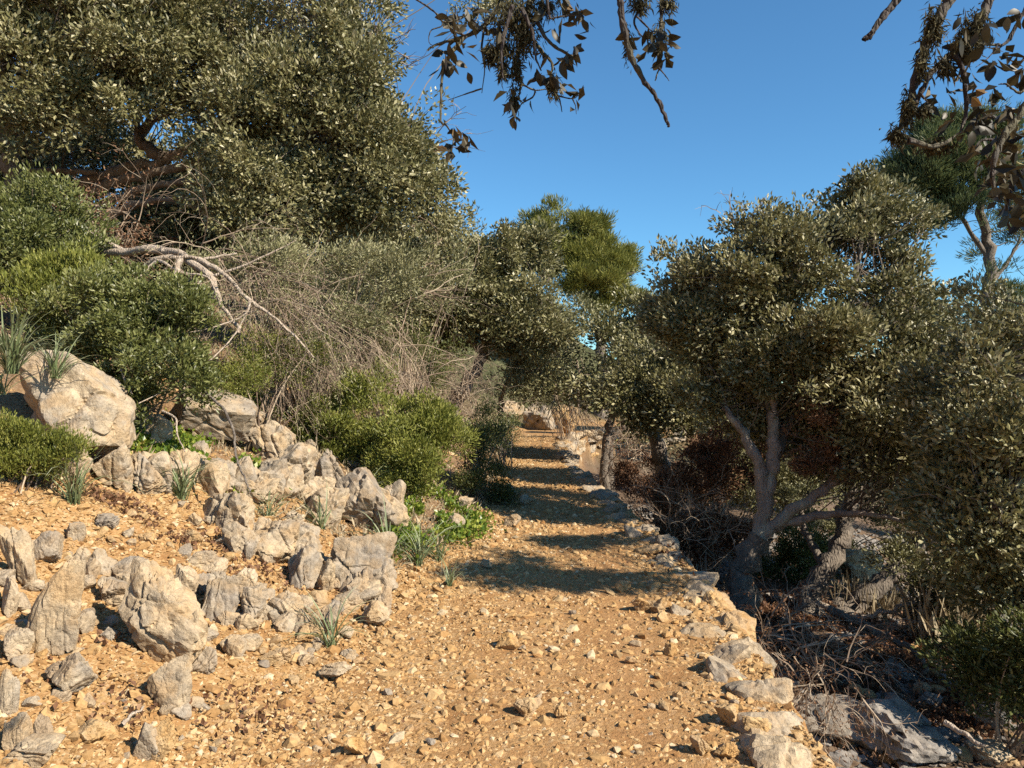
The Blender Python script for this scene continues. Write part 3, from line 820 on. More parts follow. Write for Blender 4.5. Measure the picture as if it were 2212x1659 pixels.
def twigs_to(tb, C, limbs, rng, frac, r0, r1, sides=3, tint=None):
    """Thin twigs from the nearest limb to a share of the leaf clusters."""
    LP = np.concatenate(limbs)
    for c in C[rng.rand(len(C)) < frac]:
        dd = ((LP - c) ** 2).sum(1); near = np.argsort(dd)[:max(8, len(dd) // 6)]; j = int(near[int(len(near) * rng.rand() ** 1.6)])
        a = LP[j]; dist = math.sqrt(((a - c) ** 2).sum())
        m1 = a * .62 + c * .38 + rng.normal(0, .07 * dist, 3); m2 = a * .25 + c * .75 + rng.normal(0, .06 * dist, 3)
        pts = smooth_path([a, m1, m2, c], 3)
        rr = min(r0, 0.004 + dist * r0 * .35)
        tb.add(pts, np.linspace(rr, r1, len(pts)), sides, rng.rand() if tint is None else tint)


def tree(name, label, group, stems, ells, spec, barkm, seed, twig=(0.35, 0.011, 0.003), cat="tree", base=None, sides=9):
    """stems: (points, radius at foot, radius at tip, name). spec: keyword sets for crown()."""
    rng = np.random.RandomState(seed)
    if base is None: base = stems[0][0][0]
    rt = root(name, label, cat, base, group)
    limbs = []
    for i, st in enumerate(stems):
        pts, r0, r1 = st[:3]; nm = st[3] if len(st) > 3 else ("trunk" if i == 0 else "branch"); bm_ = st[4] if len(st) > 4 else barkm
        pp = smooth_path(pts, 6, r0 * 0.16, seed + i)
        rad = np.linspace(r0, r1, len(pp)) * rng.uniform(.88, 1.12, len(pp))
        if nm == "trunk": rad[:3] *= np.array([1.5, 1.25, 1.1])
        tb = Tubes(); tb.add(pp, rad, sides, 0.5)
        v, f, t = tb.arrays()
        vv = v + rng.normal(0, r0 * 0.05, v.shape)
        part(nm, vv, f, bm_, rt, smooth=True)
        limbs.append(pp)
    for j, kw in enumerate(spec):
        kw = dict(kw); es = kw.pop('ells', ells); tw = kw.pop('twig', twig)
        C = crown(kw.pop('name', 'crown'), rt, es, kw.pop('n'), kw.pop('per'), kw.pop('cr'), kw.pop('L'), kw.pop('W'), kw.pop('mat'), seed + 50 + j, **kw)
        if tw and limbs:
            tb = Tubes(); twigs_to(tb, C, limbs, rng, *tw)
            if tb.v:
                v, f, t = tb.arrays(); part("twig_work", v, f, M['twig_dark'], rt, tint=t, kind="stuff")
    return rt


M['twig_dark'] = tint_mat("oak_twig", [(0, (0.06, 0.045, 0.035)), (1, (0.20, 0.16, 0.12))])
PP = lambda d, *xy: [P(x, y, d) for x, y in xy]


def PV(*xyd): return [P(x, y, d) for x, y, d in xyd]


def down(pts, depth=0.12):
    """Run a stem's foot into the ground under it."""
    f = pts[0]; g = np.array([f[0], f[1], float(height(f[0], f[1])) - depth])
    return [g] + list(pts) if f[2] - g[2] > 0.15 else [g] + list(pts[1:])


OAK = dict(L=0.078, W=0.040, mat=M['oak'], bough=0.5)
# --- big leaning oak on the left hillside
tree("holm_oak", "huge holm oak on the left hillside with many stems leaning right under its crown", "oaks on the hillside",
     [(down(PV((70, 480, 12.6), (160, 410, 12.3), (260, 366, 12), (360, 345, 11.8), (450, 290, 11.6), (560, 220, 11.6))), .125, .05),
      (down(PV((120, 490, 12.4), (205, 412, 12.1), (310, 380, 11.8), (430, 352, 11.5), (560, 330, 11.3), (700, 280, 11.3))), .11, .04),
      (down(PV((160, 495, 12.2), (235, 440, 11.9), (335, 402, 11.6), (440, 392, 11.3))), .095, .04),
      (down(PV((190, 505, 12.0), (265, 452, 11.7), (345, 432, 11.4), (450, 430, 11.2))), .085, .035),
      (PV((360, 345, 11.8), (300, 290, 12.0), (420, 200, 12.0), (520, 120, 12)), .10, .03),
      (PV((450, 290, 11.6), (600, 200, 11.6), (720, 140, 11.6), (820, 60, 11.6)), .08, .03),
      (PV((240, 200, 11.9), (340, 205, 11.7), (440, 215, 11.6), (520, 190, 11.6)), .07, .03),
      (PV((700, 280, 11.3), (800, 300, 11.3), (880, 340, 11.3)), .05, .02),
      (PV((20, 372, 12.3), (100, 370, 12.1), (210, 372, 11.9)), .06, .04)],
     [ell(400, 100, 250, 150, 12.2), ell(640, 120, 230, 200, 11.9), ell(760, 250, 170, 200, 11.6), ell(845, 380, 120, 105, 11.6),
      ell(640, 320, 220, 150, 11.2), ell(540, 430, 170, 95, 10.9), ell(720, 470, 150, 80, 11.3), ell(450, -60, 420, 120, 12.6),
      ell(760, 20, 100, 90, 11.8), ell(920, 420, 60, 90, 11.6)],
     [dict(n=2500, per=70, cr=0.24, hole=0.40, nf=0.8, pale=.16, **OAK)], M['bark_sunlit'], 101)
# --- upright oak at the left edge
tree("holm_oak", "upright holm oak at the far left with one dark straight trunk", "oaks on the hillside",
     [(down(PV((34, 440, 11.2), (22, 330, 11), (8, 250, 10.9), (0, 150, 10.8), (20, 40, 10.8))), .16, .09),
      (PV((8, 250, 10.9), (80, 160, 10.6), (160, 100, 10.5)), .07, .03),
      (PV((0, 150, 10.8), (-80, 80, 10.6), (-160, 20, 10.6)), .07, .03)],
     [ell(110, 80, 210, 130, 10.4), ell(60, 200, 120, 70, 10.4), ell(230, 190, 120, 70, 10.6), ell(-120, 100, 200, 200, 10.8), ell(100, -60, 260, 120, 10.8), ell(290, 60, 120, 100, 10.7)],
     [dict(n=1000, per=68, cr=0.23, hole=0.38, pale=.16, **OAK)], M['bark'], 111)
# --- oaks further up, behind
tree("holm_oak", "rounded holm oak with a leaning trunk left of the path's far end", "oaks on the hillside",
     [(down(PV((966, 935, 16.3), (985, 870, 16.2), (1015, 820, 16), (1045, 760, 16), (1050, 650, 16), (1080, 560, 16))), .17, .05),
      (PV((1045, 760, 16), (980, 690, 15.8), (930, 620, 15.8)), .09, .03), (PV((1050, 650, 16), (1130, 640, 15.8), (1190, 600, 15.8)), .08, .03)],
     [ell(1035, 560, 120, 80, 16), ell(1140, 655, 85, 80, 15.8), ell(1120, 560, 60, 50, 16), ell(970, 600, 110, 95, 15.6), ell(905, 545, 85, 65, 16), ell(1010, 690, 130, 75, 15.6), ell(1130, 715, 95, 55, 15.8), ell(880, 665, 70, 60, 15.4)],
     [dict(n=900, per=65, cr=0.27, hole=0.40, nf=0.7, L=.095, W=.048, mat=M['oak'], bough=.5, pale=.16)], M['bark'], 121)
tree("holm_oak", "small bright holm oak overhanging the far end of the path", "oaks on the hillside",
     [(down(PV((1082, 900, 17), (1085, 850, 17), (1110, 800, 17), (1140, 750, 17))), .08, .03), (PV((1110, 800, 17), (1160, 800, 16.6), (1200, 770, 16.6)), .04, .02)],
     [ell(1135, 790, 85, 75, 16.6), ell(1200, 760, 60, 70, 17.5), ell(1230, 700, 60, 60, 19)],
     [dict(n=200, per=85, cr=0.36, hole=0.36, L=.075, W=.036, mat=M['olive'])], M['bark'], 131)
tree("holm_oak", "distant holm oak behind the hillside shrubs", "oaks on the hillside",
     [(down(PV((820, 560, 21), (830, 520, 21), (850, 470, 21))), .12, .05)],
     [ell(830, 560, 150, 90, 21), ell(700, 600, 160, 90, 20), ell(960, 520, 90, 60, 22), ell(520, 560, 160, 80, 19)],
     [dict(n=420, per=70, cr=0.5, hole=0.34, L=.09, W=.045, mat=M['oak'])], M['bark'], 141)

for k, (px, py, d, w, h, lab) in enumerate([
        (130, 330, 16, 170, 90, "shadowy holm oak higher up the slope behind the straight left trunk"),
        (420, 400, 17, 190, 90, "shadowy holm oak higher up the slope behind the leaning stems"),
        (640, 470, 18, 180, 80, "holm oak on the upper slope behind the big oak's right side"),
        (330, 500, 14, 150, 50, "low dark holm oak scrub under the leaning stems"),
        (60, 480, 15, 120, 60, "low dark holm oak scrub behind the foot of the straight left trunk")]):
    c = P(px, py, d); z0 = float(height(c[0], d))
    tree("holm_oak", lab, "oaks on the hillside", [([np.array([c[0], d, z0 - .1]), np.array([c[0] + .15, d, (z0 + c[2]) / 2]), c + np.array([0, 0, .1])], .12, .05)],
         [ell(px, py, w, h, d), ell(px - w * .6, py + h * .3, w * .6, h * .6, d - .4), ell(px + w * .6, py + h * .2, w * .6, h * .6, d - .4)],
         [dict(n=330, per=60, cr=0.34, hole=0.3, L=.10, W=.05, mat=M['oak'], bough=.6)], M['bark'], 180 + k)


def pine(label, stems, ells, n, per, mat, seed, L=0.16, W=0.016, cr=0.45):
    rng = np.random.RandomState(seed)
    big = ells
    ells = [(c, r * .8) for c, r in big]
    for c, r in big:
        for _ in range(4):
            u = rng.normal(size=3); u[2] = abs(u[2]); u /= np.linalg.norm(u)
            ells.append((c + u * r * .95, np.full(3, r.mean()) * rng.uniform(.22, .4)))
    return tree("pine_tree", label, "pines rising behind the oaks", stems, ells,
                [dict(n=n, per=per, cr=cr, L=L, W=W, mat=mat, up=0.9, hole=0.44, nf=0.6, needle=True, flatten=0.55, bough=.5, pale=0.06, shell=0.6, base_t=0.5, twig=(0.4, .02, .005))], M['bark'], seed)


pine("rounded yellow-green pine rising behind the oaks at the end of the path",
     [(down(PV((1300, 760, 33), (1280, 650, 33), (1260, 560, 33), (1240, 490, 33))), .25, .08), (PV((1280, 650, 33), (1330, 610, 33), (1370, 590, 32.6)), .08, .03),
      (PV((1265, 590, 33), (1200, 540, 32.6), (1180, 500, 32.6)), .08, .03), (PV((1290, 690, 33), (1350, 660, 33), (1400, 655, 33)), .07, .03)],
     [ell(1215, 490, 75, 45, 33), ell(1180, 520, 55, 55, 33), ell(1265, 540, 70, 60, 32.6), ell(1320, 560, 55, 55, 33), ell(1270, 610, 80, 50, 32.4), ell(1345, 610, 45, 45, 32.6), ell(1310, 650, 60, 30, 33), ell(1395, 655, 28, 18, 33), ell(1210, 600, 60, 60, 32.8)],
     1100, 80, M['pine'], 151, L=0.22, W=0.034, cr=0.42)
pine("dark grey-green pine at the top right behind the sprawling oak",
     [(down(PV((2130, 760, 22), (2133, 640, 22), (2135, 540, 22), (2110, 420, 22), (2090, 340, 22))), .24, .07), (PV((2135, 560, 22), (2060, 450, 22), (1990, 400, 22)), .07, .03), (PV((2133, 620, 22), (2180, 560, 22), (2210, 500, 22)), .07, .03)],
     [ell(1985, 385, 85, 50, 22), ell(2070, 325, 120, 50, 22), ell(2010, 345, 80, 40, 22), ell(2120, 420, 120, 60, 21.6), ell(2060, 480, 90, 40, 21.6), ell(2190, 520, 70, 60, 22), ell(2195, 655, 50, 55, 22), ell(2110, 600, 50, 40, 21.5), ell(2240, 420, 80, 120, 22)],
     1000, 85, M['pine_blue'], 161, L=0.17, W=0.024, cr=0.36)

# --- oaks on the right, standing on the lower terrace
tree("holm_oak", "sprawling holm oak right of the wall with a pale forked trunk", "oaks on the lower terrace",
     [(down(PV((1592, 1350, 8.2), (1606, 1250, 8.25), (1640, 1150, 8.3))), .17, .13, "trunk", M['bark']),
      (PV((1640, 1160, 8.3), (1650, 1080, 8.3), (1640, 1010, 8.3), (1608, 940, 8.35), (1560, 880, 8.4)), .10, .035, "branch", M['bark_pale']),
      (PV((1650, 1080, 8.3), (1668, 1000, 8.3), (1672, 900, 8.35), (1660, 800, 8.4), (1690, 660, 8.4), (1700, 560, 8.4)), .085, .03, "branch", M['bark_pale']),
      (PV((1636, 1165, 8.3), (1700, 1112, 8.2), (1775, 1062, 8.1), (1845, 1018, 8.05)), .075, .045, "dead_branch", M['bark_pale']),
      (PV((1660, 1140, 8.3), (1780, 1112, 8.1), (1870, 1108, 7.9), (1950, 1125, 7.8)), .055, .02, "dead_branch", M['bark_pale']),
      (PV((1668, 1000, 8.3), (1710, 900, 8.5), (1800, 770, 8.5), (1900, 710, 8.4), (1990, 690, 8.4)), .07, .03),
      (PV((1672, 900, 8.35), (1600, 760, 8.5), (1560, 650, 8.6), (1580, 520, 8.6)), .05, .02),
      (PV((1800, 770, 8.5), (1840, 640, 8.6), (1860, 520, 8.7)), .05, .02)],
     [ell(1545, 700, 115, 120, 8.8), ell(1690, 610, 150, 115, 8.5), ell(1620, 530, 70, 60, 8.5), ell(1830, 560, 140, 100, 8.7), ell(1890, 475, 90, 55, 8.9), ell(1930, 640, 140, 120, 8.4),
      ell(1740, 770, 180, 95, 8.1), ell(1540, 850, 90, 70, 8.7), ell(1890, 810, 160, 100, 8.0), ell(1960, 930, 120, 110, 7.7), ell(1700, 900, 90, 50, 8.8), ell(1470, 640, 60, 60, 9.0), ell(1590, 465, 32, 30, 8.5), ell(1850, 420, 45, 35, 8.8),
      ell(1860, 960, 110, 70, 8.4), ell(1905, 610, 90, 75, 8.3), ell(1990, 760, 90, 80, 8.1)],
     [dict(n=2250, per=64, cr=0.155, hole=0.40, nf=1.1, L=.060, W=.030, mat=M['oak'], up=0.5, pale=0.22, bough=.34)], M['bark'], 201)
tree("holm_oak", "dark holm oak with a curved trunk leaning right behind the forked oak", "oaks on the lower terrace",
     [(down(PV((1735, 1345, 8.7), (1760, 1270, 8.7), (1808, 1185, 8.75), (1832, 1100, 8.8), (1880, 980, 9))), .15, .06),
      (PV((1780, 1220, 8.7), (1740, 1150, 9), (1725, 1090, 9.2)), .05, .03)],
     [ell(1900, 990, 120, 70, 9.4), ell(2010, 1000, 110, 90, 9.2), ell(2040, 820, 120, 110, 9.4), ell(2080, 1080, 100, 80, 9)],
     [dict(n=600, per=65, cr=0.2, hole=0.32, L=.062, W=.031, mat=M['oak'], bough=.42)], M['bark'], 211)
tree("holm_oak", "holm oak with a black trunk slanting steeply right over the lower terrace", "oaks on the lower terrace",
     [(down(PV((1822, 1340, 9.2), (1900, 1262, 9.2), (1985, 1180, 9.2), (2060, 1110, 9.2), (2150, 1000, 9.4))), .14, .06),
      (PV((1900, 1262, 9.2), (1990, 1235, 9.0), (2110, 1195, 8.9)), .05, .02, "dead_branch", M['bark_pale'])],
     [ell(2130, 880, 130, 120, 9.8), ell(2200, 760, 100, 80, 10.2), ell(2160, 1030, 110, 90, 9.6), ell(2290, 900, 120, 160, 9.6)],
     [dict(n=600, per=65, cr=0.22, hole=0.32, L=.066, W=.033, mat=M['oak'], bough=.45)], M['bark'], 221)
tree("holm_oak", "nearest holm oak at the right edge with pale hanging foliage", "oaks on the lower terrace",
     [([np.array([4.7, 6.0, -1.35]), np.array([4.6, 5.9, 0.2]), np.array([4.4, 5.8, 1.2]), np.array([4.1, 5.7, 2.0])], .15, .05),
      ([np.array([4.5, 5.9, 0.8]), np.array([3.9, 5.7, 1.0]), np.array([3.5, 5.6, 0.7])], .06, .02), ([np.array([4.4, 5.8, 1.2]), np.array([5.0, 5.4, 2.0]), np.array([5.5, 5.0, 2.4])], .07, .03), ([np.array([4.4, 5.8, 1.2]), np.array([4.4, 5.0, 2.2]), np.array([4.1, 4.4, 2.9]), np.array([3.8, 4.1, 3.2])], .06, .02)],
     [ell(2120, 800, 110, 85, 6.2), ell(2150, 960, 110, 110, 5.9), ell(2110, 1130, 95, 90, 6.0), ell(2200, 1230, 90, 70, 6.0),
      (np.array([5.0, 6.3, 1.3]), np.array([.6, .6, .7])), (np.array([5.5, 5.9, 2.0]), np.array([.5, .5, .4])), (np.array([4.6, 6.0, 0.4]), np.array([.8, .7, .6])), (np.array([4.35, 4.3, 2.9]), np.array([.5, .3, .25])), (np.array([3.7, 4.2, 3.1]), np.array([.6, .32, .3])), (np.array([3.75, 4.9, 3.3]), np.array([.5, .16, .2])), (np.array([4.3, 5.6, 3.1]), np.array([.6, .3, .25])), ell(2180, 700, 60, 40, 6.2), ell(2060, 1010, 70, 90, 6.3), ell(2040, 850, 60, 60, 6.6), ell(2150, 1090, 90, 90, 5.9)],  # the high lobes out of view are added to cast shade on the path
     [dict(n=1750, per=62, cr=0.16, hole=0.30, nf=1.3, L=.058, W=.028, mat=M['oak'], pale=.2, bough=.34)], M['bark'], 231)
tree("holm_oak", "slender holm oak with dark twin trunks beside the far end of the path", "oaks on the lower terrace",
     [(down(PV((1308, 1010, 16.5), (1314, 930, 16.5), (1328, 880, 16.5), (1350, 800, 16.5))), .12, .05),
      (down(PV((1320, 960, 16.5), (1345, 920, 16.5), (1335, 870, 16.3), (1300, 800, 16.3))), .07, .04), (PV((1350, 800, 16.5), (1400, 740, 16.5), (1450, 700, 16.5)), .05, .02)],
     [ell(1345, 765, 95, 75, 16.5), ell(1290, 790, 55, 60, 16.2), ell(1400, 720, 70, 60, 16.8), ell(1360, 840, 90, 45, 16)],
     [dict(n=460, per=62, cr=0.27, hole=0.34, L=.095, W=.048, mat=M['oak'], bough=.6)], M['bark'], 241)
tree("holm_oak", "shady holm oak with a thick black trunk between the forked oak and the twin-trunked one", "oaks on the lower terrace",
     [(down(PV((1432, 1060, 12.5), (1425, 970, 12.5), (1400, 910, 12.5), (1385, 860, 12.5), (1420, 760, 12.6))), .15, .06),
      (down(PV((1550, 1120, 12), (1552, 1020, 12), (1545, 930, 12))), .12, .07), (PV((1400, 910, 12.5), (1470, 860, 12.3), (1520, 800, 12.2)), .07, .03)],
     [ell(1450, 790, 110, 80, 12.5), ell(1500, 870, 100, 60, 12), ell(1400, 850, 80, 50, 12.2), ell(1580, 930, 90, 50, 11.6)],
     [dict(n=560, per=62, cr=0.24, hole=0.33, L=.075, W=.038, mat=M['oak'], bough=.5)], M['bark'], 251)
for k, (px, py, d, w, h, lab) in enumerate([
        (1560, 860, 19, 170, 130, "background oak filling the gap behind the thick black trunk"),
        (1800, 880, 17, 200, 130, "background oak behind the crown of the forked oak"),
        (2080, 920, 16, 190, 140, "background oak below the grey-green pine"),
        (1680, 1000, 15, 150, 80, "low background oak seen between the trunks of the lower terrace")]):
    g = P(px, py + h, d); z0 = float(height(g[0], d))
    tree("holm_oak", lab, "oaks on the lower terrace", [([np.array([g[0], d, z0 - .1]), np.array([g[0] + .2, d, (z0 + g[2]) / 2]), P(px, py, d)], .14, .05)],
         [ell(px, py, w, h * .8, d), ell(px - w * .5, py + h * .4, w * .6, h * .5, d - .6), ell(px + w * .5, py + h * .3, w * .6, h * .5, d - .5)],
         [dict(n=230, per=80, cr=0.45, hole=0.33, L=.085, W=.04, mat=M['oak'])], M['bark'], 260 + k)

# ------------------------------------------------------------------ shrubs
def lobes(ells, rng, k=8, size=(.2, .5)):
    """Smaller lobes round a crown so that its outline is uneven."""
    out = list(ells)
    for c, r in ells:
        for _ in range(k):
            u = rng.normal(size=3); u[2] = abs(u[2]) * 1.1 - .25; u /= np.linalg.norm(u)
            out.append((c + u * r * rng.uniform(.85, 1.22), np.full(3, r.mean()) * rng.uniform(*size)))
    return out


def shrub(name, label, ells, n, per, cr, L, W, mat, seed, up=0.7, hole=0.40, nf=1.7, stems=16, stem_mat='twig', group="shrubs on the hillside", pale=0.1, base_t=0.5, cat="shrub", foot=None, bough=0.2, ground=True):
    rng = np.random.RandomState(seed)
    c0 = np.mean([e[0] for e in ells], axis=0)
    ells = lobes(ells, rng)
    b = np.array([c0[0], c0[1], float(height(c0[0], c0[1]))]) if foot is None else foot
    rt = root(name, label, cat, b, group)
    C = crown("foliage", rt, ells, n, per, cr, L, W, M[mat], seed, up=up, hole=hole, nf=nf, pale=pale, base_t=base_t, shell=0.5, bough=bough)
    tb = Tubes()
    for k in rng.choice(len(C), min(stems, len(C)), replace=False):
        a = b + rng.normal(0, .08, 3) * np.array([1, 1, 0]); c = C[k]
        if ground: a[2] = float(height(a[0], a[1])) - .04
        pts = smooth_path([a, a * .5 + c * .5 + rng.normal(0, .06, 3) + np.array([0, 0, .05]), c], 5)
        q0 = .004 + .008 * min(1.0, float(np.linalg.norm(c - a)))
        tb.add(pts, np.linspace(q0, .0022, len(pts)), 4, rng.rand())
    v, f, t = tb.arrays(); part("stem_work", v, f, M[stem_mat], rt, tint=t, kind="stuff")
    return rt


shrub("mastic_shrub", "dark green mastic shrub in shade at the left edge below the big oak", [ell(60, 520, 110, 90, 8.6), ell(20, 600, 70, 60, 8.2), ell(130, 560, 60, 50, 8.5)], 360, 70, .15, .055, .022, 'mastic', 301, bough=.26)
shrub("heath_shrub", "upright yellow-green shrub lit by sun left of the dead branches", [ell(175, 630, 80, 75, 7.6), ell(110, 660, 70, 55, 7.5), ell(230, 650, 45, 50, 7.5)], 320, 70, .11, .05, .015, 'heath', 302, up=1.5, bough=.18)
shrub("mastic_shrub", "big glossy mastic shrub between the huge boulder and the smooth-faced boulder", [ell(300, 720, 110, 100, 6.9), ell(390, 700, 70, 70, 6.9), ell(240, 790, 100, 70, 6.6), ell(350, 800, 100, 70, 6.5), ell(140, 720, 90, 50, 7)], 620, 70, .105, .044, .019, 'mastic', 303, bough=.2)
shrub("heath_shrub", "feathery low bush against the huge boulder at the left edge", [ell(60, 985, 80, 45, 5.0), ell(10, 975, 60, 50, 5.0), ell(105, 990, 40, 32, 5.0)], 340, 75, .075, .026, .008, 'heath', 304, up=1.8, stems=20, base_t=.45, hole=.2, bough=.1)
shrub("heath_shrub", "bright yellow-green bush spilling towards the path in the middle", [ell(800, 930, 125, 95, 9.0), ell(880, 970, 75, 80, 8.7), ell(760, 860, 75, 60, 9.6), ell(720, 960, 60, 60, 9), ell(860, 1030, 70, 45, 8.5)], 760, 75, .13, .046, .017, 'heath', 305, up=1.0, hole=.40, bough=.22)
shrub("mastic_shrub", "small dark bush in shade on the left edge of the path", [ell(1035, 1000, 55, 70, 10.2), ell(1060, 960, 45, 50, 10.6), ell(1040, 1060, 50, 40, 10)], 170, 85, .17, .036, .013, 'mastic', 306, base_t=.3)
shrub("heath_shrub", "low dark shrub at the left of the path's far end", [ell(1095, 930, 36, 28, 14), ell(1070, 945, 30, 22, 13.6)], 70, 70, .2, .045, .014, 'mastic', 307, base_t=.35)
shrub("wild_olive_shrub", "pale grey-green wild olive thicket below the big oak's crown", [ell(640, 590, 170, 75, 9.6), ell(780, 610, 110, 85, 9.8), ell(540, 580, 110, 60, 9.4), ell(700, 680, 110, 50, 9.3)], 330, 60, .2, .055, .016, 'olive', 308, stems=110, hole=.42, base_t=.5, bough=.26)
shrub("wild_olive_shrub", "sprawling olive-green thicket in front of the rounded oak", [ell(880, 620, 100, 70, 13), ell(800, 700, 90, 60, 12.5), ell(950, 560, 70, 50, 13.5)], 360, 75, .26, .07, .022, 'olive', 309, stems=40, base_t=.42, bough=.4)
shrub("heath_shrub", "low green shrub above the smooth-faced boulder under the dead twigs", [ell(560, 800, 110, 60, 8.2), ell(500, 840, 60, 40, 7.8), ell(640, 780, 70, 60, 8.8)], 170, 80, .15, .032, .011, 'heath', 310, hole=.4, base_t=.4)
shrub("mastic_shrub", "green shrub behind the twiggy tangle left of the rounded oak's trunk", [ell(860, 760, 100, 60, 13), ell(760, 780, 80, 50, 12), ell(930, 800, 60, 60, 13.5)], 190, 80, .28, .05, .02, 'mastic', 311, base_t=.4)
shrub("heath_shrub", "bushy shrub at the foot of the bend of the path", [ell(1185, 850, 60, 40, 21), ell(1250, 830, 60, 60, 22)], 110, 70, .35, .07, .02, 'olive', 312, base_t=.4)
for k, (ells, lab, mat, bt) in enumerate([
        ([ell(1460, 1130, 70, 60, 9.6), ell(1520, 1190, 60, 60, 9.2)], "reddish dead-leaved shrub behind the wall left of the pale trunk", 'dead_leaf', .5),
        ([ell(1780, 960, 45, 75, 8.0), ell(1770, 1020, 40, 40, 8.0)], "bunch of red-brown dead leaves caught right of the forked trunk", 'dead_leaf', .6),
        ([ell(1560, 1000, 80, 60, 10), ell(1500, 1040, 60, 60, 10.5)], "dim brownish shrub between the black trunks", 'dead_leaf', .35),
        ([ell(1690, 1240, 60, 70, 10.5), ell(1740, 1200, 50, 60, 11)], "small green shrub glowing between the leaning trunks", 'mastic', .5),
        ([ell(2020, 1260, 110, 60, 8.2), ell(2120, 1290, 100, 50, 7.8)], "dull shrub in the shade under the right-hand foliage", 'oak', .35),
        ([ell(2150, 1480, 80, 70, 5.6), ell(2230, 1440, 80, 80, 5.4)], "dark leafy shrub at the right edge of the shaded terrace", 'mastic', .2),
        ([ell(1640, 1130, 110, 70, 12.5), ell(1800, 1130, 120, 70, 12), ell(1950, 1140, 110, 70, 11.5)], "dark thicket closing the view behind the leaning trunks", 'oak', .3),
        ([ell(1400, 1040, 60, 50, 13), ell(1450, 1070, 60, 50, 12)], "dark low thicket behind the wall below the black trunk", 'dead_leaf', .25)]):
    if "caught" in lab: shrub("dead_leaf_bunch", lab, ells, 70, 60, .10, .04, .016, mat, 330 + k, hole=.3, group="shrubs on the lower terrace", base_t=bt, stems=5, foot=P(1700, 1010, 8.25), cat="dead leaves", bough=.15, ground=False); continue
    shrub("terrace_shrub", lab, ells, 190, 62, .13, .05, .021, mat, 330 + k, hole=.33, group="shrubs on the lower terrace", base_t=bt, stems=14, bough=.25)
# shrubs to the right of the photograph's edge that shade the lower terrace
for k, (c, r) in enumerate([((5.4, 3.3, -.1), (1.1, .8, .9)), ((6.6, 2.6, .2), (1.2, .9, 1.2)), ((5.6, 4.3, -.4), (.9, .6, .6))]):
    shrub("mastic_shrub", ["broad mastic shrub shading the terrace just right of the view", "tall mastic shrub further right of the shaded terrace", "low mastic shrub at the right rim of the shaded terrace"][k],
          [(np.array(c), np.array(r))], 190, 80, .2, .05, .022, 'mastic', 350 + k, group="shrubs on the lower terrace")


# ------------------------------------------------------------------ bare and dead wood
def grow(tb, p, d, length, r, depth, rng, droop=0.0, wig=0.3, kids=(2, 4), tips=None, sides=4, shrink=(.45, .75)):
    n = max(4, int(length / 0.09)); n = min(n, 12)
    pts = [np.array(p, float)]; d = np.array(d, float) / np.linalg.norm(d)
    for i in range(n):
        d = d + rng.normal(0, wig / math.sqrt(n), 3) + np.array([0, 0, -droop / n]); d /= np.linalg.norm(d)
        pts.append(pts[-1] + d * length / n)
    pts = np.array(pts)
    tb.add(pts, np.linspace(r, r * .45, len(pts)), sides if r > .006 else 3, float(np.clip(rng.normal(.55, .25), 0, 1)))
    if tips is not None: tips.append((pts[-1], d))
    if depth > 0:
        for _ in range(rng.randint(*kids)):
            j = rng.randint(max(1, n // 4), n + 1)
            dd = pts[j] - pts[j - 1]; dd /= np.linalg.norm(dd)
            grow(tb, pts[j], dd + rng.normal(0, .55, 3), length * rng.uniform(*shrink), r * rng.uniform(.45, .65), depth - 1, rng, droop, wig, kids, tips, sides, shrink)


def tangle(name, label, spots, n, length, r, depth, seed, direction, droop=.5, group="bare twiggy shrubs", kids=(2, 5), cat="dead shrub", spread=.6, leafy=None):
    rng = np.random.RandomState(seed)
    base = spots[0]
    rt = root(name, label, cat, base, group)
    tb = Tubes(); tips = []
    for k in range(n):
        p = spots[rng.randint(len(spots))] + rng.normal(0, .1, 3)
        grow(tb, p, np.array(direction) + rng.normal(0, spread, 3), length * rng.uniform(.6, 1.25), r, depth, rng, droop, .45, kids, tips)
    v, f, t = tb.arrays(); part("twig_work", v, f, M['twig'], rt, tint=t, kind="stuff")
    if leafy:
        tp = np.array([a for a, _ in tips]); td = np.array([b for _, b in tips])
        k = rng.randint(len(tp), size=leafy[0])
        v, f, t = leaves(tp[k] + rng.normal(0, .05, (leafy[0], 3)), td[k], leafy[1], leafy[2], rng)
        part("foliage", v, f, M[leafy[3]], rt, tint=t, kind="stuff")
    return rt


tangle("dead_shrub", "tangle of bare pinkish twigs sweeping down the bank left of the trunk", PV((800, 690, 12), (850, 740, 12), (900, 800, 12.2), (960, 850, 12.5)), 34, 1.0, .0085, 3, 401, (.7, -.1, -.5), .5)
tangle("dead_shrub", "dense grey twigs arching over the hillside below the olive thicket", PV((470, 560, 8.6), (560, 600, 8.6), (640, 650, 8.6), (560, 700, 8.3)), 70, .85, .0062, 2, 402, (.6, -.15, -.25), .6, leafy=(5200, .034, .012, 'olive'))
tangle("dead_shrub", "fine dry twigs on the slope above the bright yellow-green bush", PV((640, 740, 9), (700, 800, 9.2), (600, 780, 8.8), (740, 720, 9.4)), 64, .75, .0055, 2, 403, (.4, -.1, -.2), .5)
tangle("dead_shrub", "dark drooping twigs hanging over the bend of the path", PV((1200, 800, 19), (1230, 840, 19), (1245, 780, 19)), 30, 1.1, .014, 2, 404, (.25, -.05, -.8), .6)
tangle("dead_shrub", "bleached twigs fanning round the foot of the leaning trunk", PV((930, 790, 14.5), (1000, 850, 14.5), (1040, 880, 14.8), (990, 900, 14.5)), 44, .8, .008, 2, 405, (.3, -.1, .2), .3)
